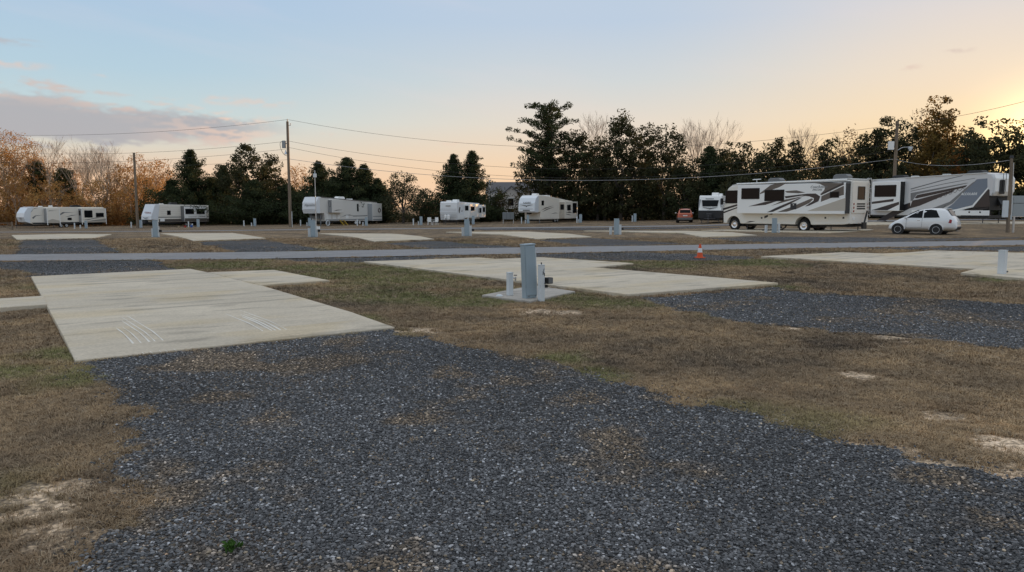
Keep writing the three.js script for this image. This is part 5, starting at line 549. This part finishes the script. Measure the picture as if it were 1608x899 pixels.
{
  const o = thing('rail_fence', 'weathered wooden crossbuck rail fence at the far left edge', 'fence', [-70.5, G(-70.5, -108), -108]);
  for (let k = 0; k < 4; k++) part('post', cyl([-k * 2.6, -0.2, 0], [-k * 2.6, 1.15, 0], 0.13, 0.12, 8), M.wood, o);
  for (let k = 0; k < 3; k++) { part('rail', cyl([-k * 2.6, 0.95, 0.02], [-k * 2.6 - 2.6, 0.95, 0.02], 0.06, 0.05, 7), M.wood, o); part('rail', cyl([-k * 2.6, 0.8, 0.1], [-k * 2.6 - 2.6, 0.1, 0.1], 0.055, 0.05, 7), M.wood, o); part('rail', cyl([-k * 2.6, 0.1, -0.06], [-k * 2.6 - 2.6, 0.8, -0.06], 0.055, 0.05, 7), M.wood, o); }
}
for (const [x, z, r, l] of [[-10.9, -101.5, 0.3, 'left one of two white garden chairs beside the white travel trailer'], [-10.1, -101.2, -0.5, 'right one of two white garden chairs beside the white travel trailer']]) {
  const o = thing('garden_chair', l, 'chair', [x, G(x, z), z], r, 'white garden chairs'); for (const [a, b] of [[-0.24, -0.22], [0.24, -0.22], [-0.26, 0.24], [0.26, 0.24]]) part('leg', cyl([a, 0, b], [a * 0.9, 0.42, b * 0.9], 0.03), M.white, o);
  part('seat', rb(-0.27, 0.27, 0.4, 0.45, -0.25, 0.27, 0.02), M.white, o); for (let k = 0; k < 5; k++) part('back_slat', bx(-0.25 + k * 0.105, -0.17 + k * 0.105, 0.45, 1.0, -0.3, -0.27), M.white, o); for (const a of [-0.3, 0.3]) part('armrest', rb(a - 0.04, a + 0.04, 0.62, 0.66, -0.28, 0.25, 0.015), M.white, o);
}
{
  const x = -0.5, z = -105, o = thing('water_tank', 'grey metal tank on legs left of the round nosed fifth wheel', 'tank', [x, G(x, z), z]); part('tank', rb(-0.8, 0.8, 0.55, 1.5, -0.5, 0.5, 0.05), phys([0.2, 0.22, 0.23], { roughness: 0.5, metalness: 0.4 }), o); for (const a of [-0.7, 0.7]) for (const b of [-0.4, 0.4]) part('leg', bx(a - 0.04, a + 0.04, 0, 0.56, b - 0.04, b + 0.04), M.alu, o); part('rib', [bx(-0.27, -0.24, 0.57, 1.48, 0.5, 0.515), bx(0.24, 0.27, 0.57, 1.48, 0.5, 0.515)], M.steel, o);
}
for (const [px, c, l, s] of [[-46.1, [0.5, 0.06, 0.05], 'small red object on the grass before the trailer with two slide windows', 0.16], [-45.2, [0.05, 0.14, 0.5], 'small blue bucket on the grass before the trailer with two slide windows', 0.2], [-47, [0.55, 0.45, 0.3], 'small tan object left of the red one on the grass', 0.13]]) {
  const z = -108; tagged(sh(new THREE.Mesh(new THREE.LatheGeometry([[0, 0], [s * 0.75, 0], [s, s * 1.6], [s * 1.05, s * 1.65], [s * 0.9, s * 1.6], [s * 0.7, 0.05], [0, 0.05]].map((p) => new THREE.Vector2(...p)), 14), mat(c))), 'bucket', l, 'bucket').position.set(px, G(px, z), z);
}

// ---------------------------------------------------------------- trees
class Leafy {
  constructor() { this.p = []; this.c = []; this.i = []; }
  quad(x, y, z, s, rng, c, el = 1.6) {
    const th = rng() * 6.283, ph = Math.acos(2 * rng() - 1), a = [Math.sin(ph) * Math.cos(th), Math.cos(ph), Math.sin(ph) * Math.sin(th)], q = rng() * 6.283;
    let b = [-Math.sin(th), 0, Math.cos(th)], d = [a[1] * b[2], a[2] * b[0] - a[0] * b[2], -a[1] * b[0]]; const u = [0, 1, 2].map((k) => b[k] * Math.cos(q) + d[k] * Math.sin(q)), v = [u[1] * a[2] - u[2] * a[1], u[2] * a[0] - u[0] * a[2], u[0] * a[1] - u[1] * a[0]], l = s * el * 0.5, w = s * 0.34, n = this.p.length / 3;
    this.p.push(x - u[0] * l, y - u[1] * l, z - u[2] * l, x + v[0] * w, y + v[1] * w, z + v[2] * w, x + u[0] * l, y + u[1] * l, z + u[2] * l, x - v[0] * w, y - v[1] * w, z - v[2] * w);
    for (let k = 0; k < 4; k++) this.c.push(c[0], c[1], c[2]); this.i.push(n, n + 1, n + 2, n, n + 2, n + 3);
  }
  clump(x, y, z, r, n, s, rng, c, flat = 0.8, el = 1.6) { for (let k = 0; k < n; k++) { const a = rng() * 6.283, q = 2 * rng() - 1, m = Math.cbrt(rng()) * r, h = Math.sqrt(1 - q * q); const j = 0.75 + rng() * 0.5; this.quad(x + m * h * Math.cos(a), y + m * q * flat, z + m * h * Math.sin(a), s * (0.7 + rng() * 0.6), rng, [c[0] * j, c[1] * j, c[2] * j], el); } }
  geo() { const g = new THREE.BufferGeometry(); g.setAttribute('position', new THREE.Float32BufferAttribute(this.p, 3)); g.setAttribute('color', new THREE.Float32BufferAttribute(this.c, 3)); g.setIndex(this.i); g.computeVertexNormals(); return g; }
}
class Limbs {
  constructor() { this.p = []; this.i = []; }
  seg(a, b, r0, r1, n = 5) {
    const d = [b[0] - a[0], b[1] - a[1], b[2] - a[2]], l = Math.hypot(...d) || 1, w = d.map((k) => k / l), u0 = Math.abs(w[1]) < 0.9 ? [0, 1, 0] : [1, 0, 0]; let u = [w[1] * u0[2] - w[2] * u0[1], w[2] * u0[0] - w[0] * u0[2], w[0] * u0[1] - w[1] * u0[0]]; const ul = Math.hypot(...u); u = u.map((k) => k / ul); const v = [w[1] * u[2] - w[2] * u[1], w[2] * u[0] - w[0] * u[2], w[0] * u[1] - w[1] * u[0]], o = this.p.length / 3;
    for (const [q, r] of [[a, r0], [b, r1]]) for (let k = 0; k < n; k++) { const t = k / n * 6.2832, c = Math.cos(t) * r, s = Math.sin(t) * r; this.p.push(q[0] + u[0] * c + v[0] * s, q[1] + u[1] * c + v[1] * s, q[2] + u[2] * c + v[2] * s); }
    for (let k = 0; k < n; k++) { const b1 = (k + 1) % n; this.i.push(o + k, o + b1, o + n + k, o + n + k, o + b1, o + n + b1); }
  }
  bent(a, b, r0, r1, rng, wob = 0.1, n = 5, parts = 3) { let p = a; const l = Math.hypot(b[0] - a[0], b[1] - a[1], b[2] - a[2]); for (let k = 1; k <= parts; k++) { const t = k / parts, e = k === parts ? 0 : wob * l; const q = [0, 1, 2].map((i) => a[i] + (b[i] - a[i]) * t + (rng() - 0.5) * e); this.seg(p, q, r0 + (r1 - r0) * (k - 1) / parts, r0 + (r1 - r0) * t, n); p = q; } return b; }
  geo() { const g = new THREE.BufferGeometry(); g.setAttribute('position', new THREE.Float32BufferAttribute(this.p, 3)); g.setIndex(this.i); g.computeVertexNormals(); return g; }
}
const leafMat = (tr) => new THREE.MeshPhysicalMaterial({ vertexColors: true, roughness: 1, transmission: tr, thickness: 0, side: THREE.DoubleSide, specularIntensity: 0.2 });
M.leafDark = leafMat(0.25); M.leafWarm = leafMat(0.4);
M.barkDark = mat([0.085, 0.07, 0.058], { roughness: 1 }); M.barkPale = mat([0.40, 0.32, 0.245], { roughness: 1 });
const lerp3 = (a, b, t) => a.map((v, i) => v + (b[i] - v) * t);
const COL = { cedar: [[0.028, 0.042, 0.020], [0.060, 0.072, 0.030]], oak: [[0.030, 0.038, 0.018], [0.075, 0.072, 0.032]], light: [[0.045, 0.052, 0.026], [0.10, 0.095, 0.05]], gold: [[0.11, 0.075, 0.022], [0.20, 0.125, 0.03]], red: [[0.22, 0.085, 0.02], [0.32, 0.14, 0.03]], rust: [[0.33, 0.175, 0.06], [0.50, 0.30, 0.105]], pine: [[0.03, 0.044, 0.02], [0.062, 0.075, 0.03]] };
function twig(L, p, dir, len, r, depth, rng, spread, up) {
  const q = [0, 1, 2].map((k) => p[k] + dir[k] * len * 0.5 + (rng() - 0.5) * len * 0.12), e = [0, 1, 2].map((k) => q[k] + (dir[k] + (rng() - 0.5) * 0.25) * len * 0.5);
  L.seg(p, q, r, r * 0.85, depth > 3 ? 5 : 3); L.seg(q, e, r * 0.85, r * 0.68, depth > 3 ? 5 : 3); if (!depth) return;
  const n = depth > 4 ? 2 + (rng() < 0.6) : 2 + (rng() < 0.5);
  for (let k = 0; k < n; k++) { const a = rng() * 6.283, s = spread * (0.5 + rng()); let d = [dir[0] + Math.cos(a) * s, dir[1] + up * (0.4 + rng() * 0.4), dir[2] + Math.sin(a) * s]; const l = Math.hypot(...d); d = d.map((v) => v / l); twig(L, k === 0 ? e : (rng() < 0.6 ? e : q), d, len * (0.62 + rng() * 0.28), Math.max(0.011, r * (0.52 + rng() * 0.18)), depth - 1, rng, spread, up); }
}
function makeTree([kind, x, z, g, h, w, label, style], idx) {
  if (kind === 'oak') w *= 1.18;
  const rng = RNG(700 + idx * 17), o = thing({ cedar: 'cedar_tree', oak: 'oak_tree', pine: 'pine_tree', bare: 'bare_tree', vase: 'bare_tree', leaf: 'autumn_tree', arch: 'oak_tree' }[kind], label, 'tree', [x, g, z], 0, label.startsWith('tree in the wood') ? (label.includes('behind') ? 'trees behind the viewer' : 'trees beyond the right edge') : undefined);
  const B = new Limbs(), F = new Leafy(); let warm = false, bark = M.barkDark;
  if (kind === 'bare' || kind === 'vase') {
    bark = M.barkPale; const t = kind === 'vase' ? 0.3 : 0.48; const e = [(rng() - 0.5) * 0.5, h * t, (rng() - 0.5) * 0.5]; B.bent([0, -0.2, 0], e, 0.17, 0.11, rng, 0.03, 6);
    const n = kind === 'vase' ? 6 : 4; for (let k = 0; k < n; k++) { const a = k / n * 6.283 + rng(), s = (kind === 'vase' ? 0.42 : 0.3) * w / h * 2.2; let d = [Math.cos(a) * s, 1, Math.sin(a) * s]; const l = Math.hypot(...d); twig(B, [e[0], e[1] - rng() * h * 0.12, e[2]], d.map((v) => v / l), h * (kind === 'vase' ? 0.205 : 0.155), 0.07, 5, rng, 0.42, 0.35); }
    if (kind === 'bare') for (let k = 0; k < 6; k++) { const a = rng() * 6.283, y = h * (0.25 + rng() * 0.3); twig(B, [0, y, 0], [Math.cos(a) * 0.8, 0.6, Math.sin(a) * 0.8], h * 0.1, 0.05, 3, rng, 0.5, 0.2); }
  } else if (kind === 'leaf') {
    bark = M.barkPale; warm = true; const pal = style === 1 ? [[0.13, 0.10, 0.062], [0.2, 0.16, 0.1]] : COL.rust, tint = rng(); B.bent([0, -0.2, 0], [(rng() - 0.5) * w * 0.1, h * 0.6, 0], 0.15, 0.07, rng, 0.05, 6, 4);
    for (let k = 0; k < 7; k++) { const a = k * 2.4 + rng(), y = h * (0.22 + 0.055 * k), s = 0.75 - k * 0.06; let d = [Math.cos(a) * s, 0.9, Math.sin(a) * s]; const l = Math.hypot(...d); twig(B, [0, y, 0], d.map((v) => v / l), h * 0.155, 0.055, 4, rng, 0.45, 0.3); }
    const m = Math.round(60 + w * h * 1.5); for (let k = 0; k < m; k++) { const y = 0.12 + 0.88 * rng() ** 0.9, a = rng() * 6.283, rr = w * 0.5 * Math.sqrt(rng()) * (0.35 + 1.1 * Math.sin(Math.PI * Math.min(0.98, 0.12 + y * 0.85))); const c = lerp3(pal[0], pal[1], Math.min(1, rng() * 0.8 + tint * 0.3)); F.clump(rr * Math.cos(a), y * h, rr * Math.sin(a), 0.5 + rng() * 0.55, y > 0.8 ? 12 : 28, 0.2, rng, c, 0.9, 1.5); }
  } else if (kind === 'cedar') {
    B.bent([0, -0.2, 0], [0, h * 0.97, 0], 0.16, 0.02, rng, 0.02, 6, 4); const n = Math.round(60 + h * 7);
    for (let k = 0; k < n; k++) { const t = 0.04 + 0.96 * Math.pow(k / n, 0.92), a = k * 2.39996 + rng() * 0.6, R = w * 1.3 * Math.pow(1 - t, 0.92) * (0.3 + 0.95 * rng() ** 1.3) * (0.7 + 0.6 * fbm(a * 0.9 + idx * 5, t * 5, 2, 77)) + 0.15, y = t * h; const tip = [Math.cos(a) * R, y + R * (0.12 + 0.3 * rng()), Math.sin(a) * R]; B.seg([0, y, 0], tip, 0.035, 0.012, 3); const m = 2 + Math.round(R * 1.6); for (let j = 0; j < m; j++) { const u = (j + 0.7) / m, c = lerp3(...COL.cedar, rng()); F.clump(tip[0] * u + (rng() - 0.5) * 0.3, y + (tip[1] - y) * u, tip[2] * u + (rng() - 0.5) * 0.3, 0.28 + 0.34 * rng() + R * 0.07, 24, 0.19, rng, c, 0.7, 1.9); } }
    for (let k = 0; k < 5; k++) F.clump((rng() - 0.5) * 0.2, h * (0.95 + k * 0.012), (rng() - 0.5) * 0.2, 0.2, 8, 0.13, rng, COL.cedar[1], 1.4, 2);
  } else if (kind === 'pine') {
    B.bent([0, -0.2, 0], [0.2, h * 0.55, 0], 0.3, 0.2, rng, 0.02, 8, 3); B.bent([0.2, h * 0.55, 0], [w * 0.05, h * 0.96, 0], 0.2, 0.05, rng, 0.05, 6, 3); const n = w > 6 ? 52 : 26;
    for (let k = 0; k < n; k++) { const t = 0.36 + 0.64 * (k / n), a = k * 2.39996 + rng(), R = w * 0.5 * (0.35 + 0.75 * rng()) * Math.sqrt(Math.max(0.06, 1.06 - (t - 0.36) ** 2 * 2.0)), y = t * h, tip = [Math.cos(a) * R, Math.min(h * 0.99, y + R * (0.1 + 0.25 * rng())), Math.sin(a) * R]; B.bent([0.2 * t, y - R * 0.12, 0], tip, 0.07, 0.025, rng, 0.12, 4, 3); const m = 2 + Math.round(R * 0.8); for (let j = 0; j < m; j++) { const u = 1 - j * 0.2, c = lerp3(...COL.pine, rng()); F.clump(tip[0] * u + (rng() - 0.5) * 0.7, tip[1] + (y - tip[1]) * (1 - u) + 0.25, tip[2] * u + (rng() - 0.5) * 0.7, 0.55 + 0.35 * rng(), 46, 0.2, rng, c, 0.62, 2.2); } }
  } else {
    const arch = kind === 'arch', pal = style === 2 ? COL.gold : style === 3 ? COL.red : style === 1 ? COL.light : COL.oak; warm = style >= 2; const th = h * (arch ? 0.3 : 0.26); B.bent([0, -0.2, 0], [(rng() - 0.5) * 0.6, th, 0], 0.14 + h * 0.012, 0.12 + h * 0.008, rng, 0.04, 8, 3);
    const M_ = Math.round((arch ? 46 : 40) + w * h * (arch ? 1.6 : 1.25)), bare = arch ? 0.2 : 0.0, limbs = [], nl = arch ? 11 : 8;
    for (let k = 0; k < nl; k++) { const a = k * 2.4 + rng(), t = 0.35 + 0.65 * (k / nl), R = w * 0.36 * (arch ? 1.15 : 0.7 + 0.5 * rng()), e = [Math.cos(a) * R * (1.15 - t * 0.7), th + (h - th) * t * 0.88, Math.sin(a) * R * (1.15 - t * 0.7)]; B.bent([0, th * (0.7 + 0.3 * rng()), 0], e, 0.11, 0.035, rng, 0.14, 5, 4); limbs.push(e); }
    for (let k = 0; k < M_; k++) { let q; if (rng() < (arch ? 0.75 : 0.35)) { const e = limbs[Math.floor(rng() * nl)], u = 0.5 + 0.52 * rng(), s = arch ? 0.7 : 1.3; q = [e[0] * u + (rng() - 0.5) * s * 2, th + (e[1] - th) * u + (rng() - 0.5) * s, e[2] * u + (rng() - 0.5) * s * 2]; } else { const y = rng(), a = rng() * 6.283, env = Math.sin(Math.PI * Math.min(0.97, 0.16 + y * 0.80)) ** 0.7 * (0.8 + 0.45 * (fbm(a * 1.4 + idx * 7, y * 4, 2, 9) - 0.3)), rr = w * 0.5 * env * Math.pow(rng(), 0.4); q = [rr * Math.cos(a), h * (0.1 + 0.9 * y * (0.93 + 0.09 * Math.sin(a * 2 + idx))), rr * Math.sin(a)]; if (arch && q[1] < h * 0.35) continue; }
      const c = lerp3(pal[0], pal[1], rng()); F.clump(q[0], q[1], q[2], 0.5 + 0.55 * rng(), 40, style === 1 ? 0.19 : 0.26, rng, c, 0.75, 1.5); }
  }
  part('trunk', [B.geo()], bark, o); if (F.i.length) { const m = sh(new THREE.Mesh(F.geo(), warm ? M.leafWarm : M.leafDark)); m.name = 'crown'; o.add(m); }
}
D.trees.forEach(makeTree);
{ // undergrowth along the foot of the woods
  const run = (name, label, pts, n, pal, h0, h1, seed, m, dp) => { const rng = RNG(seed), F = new Leafy(); for (let k = 0; k < n; k++) { const s = rng() * (pts.length - 1), i = Math.floor(s), t = s - i, x = pts[i][0] + (pts[i + 1][0] - pts[i][0]) * t + (rng() - 0.5) * 3, z = pts[i][1] + (pts[i + 1][1] - pts[i][1]) * t - rng() * (dp || 7), hh = h0 + (h1 - h0) * rng() * fbm(x * 0.3, z * 0.3, 2, seed) * 1.8, y = G(x, z) + Math.min(hh, 7.5) * rng(); F.clump(x, y, z, 0.5 + rng() * 0.4, 14, 0.22, rng, lerp3(pal[0], pal[1], rng()), 0.8, 1.6); } const o = sh(new THREE.Mesh(F.geo(), m)); o.name = name; o.userData = { kind: 'stuff', label, category: 'undergrowth' }; scene.add(o); };
  run('undergrowth', 'rusty brown undergrowth at the foot of the left wood', [[-112, -134], [-84, -133], [-62, -130]], 2600, [[0.24, 0.135, 0.05], [0.38, 0.22, 0.08]], 1.2, 6, 5, M.leafWarm);
  run('undergrowth_001', 'dark undergrowth between the cedars and the wooden pole', [[-64, -128], [-46, -125], [-36, -121], [-20, -120]], 3000, COL.cedar, 0.8, 6.5, 6, M.leafDark);
  run('undergrowth_002', 'low brush around the white travel trailer and the house', [[-20, -124], [-8, -123], [0, -122]], 600, [[0.05, 0.05, 0.025], [0.11, 0.09, 0.045]], 0.5, 2.0, 7, M.leafDark);
  run('undergrowth_003', 'dark undergrowth at the foot of the big dark wood', [[1, -121], [12, -119], [24, -110], [33, -100], [42, -92], [52, -84], [66, -80]], 4200, COL.oak, 0.8, 4.5, 8, M.leafDark);
  run('undergrowth_004', 'dark mass deep inside the big dark wood', [[2, -122], [14, -121], [26, -117], [36, -107], [46, -99], [54, -93], [62, -90]], 3400, COL.oak, 2, 11, 9, M.leafDark, 9);
}

// ---------------------------------------------------------------- loose stone and grass
{
  const pads = [D.padA, D.padB, D.padC, D.hookB, D.hookC, ...D.M, [...D.roadNear, ...D.roadFar.slice().reverse()]];
  const v3 = new THREE.Vector3(), q = new THREE.Quaternion(), e = new THREE.Euler(), sc = new THREE.Vector3(), m4 = new THREE.Matrix4(), cc = new THREE.Color();
  const rng = RNG(91), shapes = [0, 1, 2].map((s) => { const g = new THREE.IcosahedronGeometry(1, 0); const p = g.attributes.position; for (let i = 0; i < p.count; i++) { const k = 0.72 + 0.5 * hash2(Math.round(p.getX(i) * 50), Math.round(p.getY(i) * 50) + Math.round(p.getZ(i) * 90), s); p.setXYZ(i, p.getX(i) * k, p.getY(i) * k * 0.62, p.getZ(i) * k); } g.computeVertexNormals(); return g; });
  const lists = [[], [], []];
  const fan = (d0, d1, dens, cb) => { const area = 0.72 * (d1 * d1 - d0 * d0), n = Math.round(area * dens); for (let k = 0; k < n; k++) { const d = Math.sqrt(d0 * d0 + (d1 * d1 - d0 * d0) * rng()), x = (rng() * 2 - 1) * 0.72 * d; cb(x, -d, d); } };
  const isPad = (x, z) => pads.some((p) => inPoly(p, x, z)), isGrav = (x, z) => gravelPolys.some((p) => inPoly(p, x, z));
  const boxG = gravelPolys.map((p) => [Math.min(...p.map((a) => a[0])), Math.max(...p.map((a) => a[0])), Math.min(...p.map((a) => a[1])), Math.max(...p.map((a) => a[1]))]);
  const grav = (x, z) => gravelPolys.some((p, i) => x > boxG[i][0] && x < boxG[i][1] && z > boxG[i][2] && z < boxG[i][3] && inPoly(p, x, z));
  const stone = (r0, r1) => (x, z) => { const spill = rng() < 0.09; const X = spill ? x + (rng() - 0.5) * 0.7 : x, Z = spill ? z + (rng() - 0.5) * 0.7 : z; if (isPad(X, Z)) return; if (!grav(x, z) && !(rng() < 0.22 && grav(x + (rng() - 0.5) * 0.5, z + (rng() - 0.5) * 0.5))) return; lists[Math.floor(rng() * 3)].push([X, Z, r0 + (r1 - r0) * rng() ** 1.6, rng()]); };
  fan(2.8, 6, 4600, stone(0.0045, 0.0125)); fan(6, 10.5, 2100, stone(0.0058, 0.014)); fan(10.5, 19, 600, stone(0.008, 0.017)); fan(19, 32, 60, stone(0.012, 0.022));
  lists.forEach((l, s) => {
    const o = new THREE.InstancedMesh(shapes[s], mat([1, 1, 1], { roughness: 0.85 }), l.length); l.forEach(([x, z, r, t], i) => { const sx = 0.8 + 0.5 * hash2(i, 1, s); v3.set(x, G(x, z) + 0.012 + r * 0.32, z); e.set((hash2(i, 2, s) - 0.5) * 0.9, t * 6.28, (hash2(i, 3, s) - 0.5) * 0.9); q.setFromEuler(e); sc.set(r * sx, r, r / sx); o.setMatrixAt(i, m4.compose(v3, q, sc)); const h = hash2(i, 4, s); let k = 0.065 + 0.21 * h * h; if (h > 0.955) k = 0.32 + 0.3 * hash2(i, 5, s); const tan = hash2(i, 6, s) > 0.95, big = gravelTint(x, z); o.setColorAt(i, tan ? cc.setRGB(k * 1.5, k * 1.2, k * 0.85) : cc.setRGB(k * big[0], k * big[1], k * big[2] * 1.02)); });
    sh(o).name = numbered('gravel'); o.userData = { kind: 'stuff', label: 'loose grey crushed stone on the drives', category: 'gravel' }; scene.add(o);
  });
  const tuft = (seed, n, h, r) => { const R = RNG(seed), p = [], I = []; for (let k = 0; k < n; k++) { const a = R() * 6.283, d = R() * r, x = Math.cos(a) * d, z = Math.sin(a) * d, b = R() * 6.283, l = h * (0.5 + 0.8 * R()), out = 0.5 + R() * 1.1, w = 0.0014 + 0.0011 * R(), cx = Math.cos(b), cz = Math.sin(b), o = p.length / 3; const mx = x + cx * l * out * 0.35, mz = z + cz * l * out * 0.35, ex_ = x + cx * l * out, ez = z + cz * l * out, hy = l * (0.25 + 0.65 * R()); p.push(x - cz * w, 0, z + cx * w, x + cz * w, 0, z - cx * w, mx - cz * w, hy * 0.75, mz + cx * w, mx + cz * w, hy * 0.75, mz - cx * w, ex_, hy, ez); I.push(o, o + 1, o + 2, o + 2, o + 1, o + 3, o + 2, o + 3, o + 4); } const g = new THREE.BufferGeometry(); g.setAttribute('position', new THREE.Float32BufferAttribute(p, 3)); g.setIndex(I); g.computeVertexNormals(); return g; };
  const tg = [tuft(1, 20, 0.030, 0.06), tuft(2, 24, 0.026, 0.07), tuft(3, 18, 0.040, 0.06)], tl = [[], [], []];
  const gr = (s0) => (x, z) => { const inG = grav(x, z); if (isPad(x, z)) return; if (inG && !(rng() < 0.012 && fbm(x * 1.2, z * 1.2, 3, 44) > 0.55) && !(rng() < 0.5 && !grav(x + (rng() - 0.5) * 0.3, z + (rng() - 0.5) * 0.3))) return; const s = sandAt(x, z); if (rng() < s * 0.93) return; if (fbm(x * 3, z * 3, 3, 61) < 0.36 && rng() < 0.75) return; tl[Math.floor(rng() * 3)].push([x, z, s0 * (0.65 + 0.7 * rng())]); };
  fan(2.8, 8, 2200, gr(0.85)); fan(8, 14, 950, gr(1.1)); fan(14, 24, 300, gr(1.5)); fan(24, 42, 36, gr(2.2));
  tl.forEach((l, s) => {
    const o = new THREE.InstancedMesh(tg[s], mat([1, 1, 1], { roughness: 1, side: THREE.DoubleSide }), l.length); l.forEach(([x, z, k], i) => { v3.set(x, G(x, z), z); e.set(0, hash2(i, 7, s) * 6.28, 0); q.setFromEuler(e); sc.setScalar(k); o.setMatrixAt(i, m4.compose(v3, q, sc)); const c = groundColour(x, z, true), j = 0.62 + 0.6 * hash2(i, 8, s), st = hash2(i, 9, s); o.setColorAt(i, st > 0.82 ? cc.setRGB(0.42 * j, 0.32 * j, 0.21 * j) : cc.setRGB(c[0] * j * 1.08, c[1] * j * 1.06, c[2] * j)); });
    sh(o).name = numbered('grass'); o.userData = { kind: 'stuff', label: 'short dormant brown grass with green patches', category: 'grass' }; scene.add(o);
  });
  console.log('stones', lists.map((l) => l.length), 'tufts', tl.map((l) => l.length));
}
// a few things lying about
{ const R = RNG(5); const weed = new Leafy(); for (let k = 0; k < 40; k++) { const a = R() * 6.283, d = R() * 0.05; weed.quad(Math.cos(a) * d, 0.012 + R() * 0.03, Math.sin(a) * d, 0.028, R, [0.06, 0.13, 0.025], 1.6); } const w = sh(new THREE.Mesh(weed.geo(), M.leafDark)); tagged(w, 'weed', 'small green weed growing through the near gravel', 'weed').position.set(-1.38, 0.012, -3.60); }
renderer.render(scene, camera);
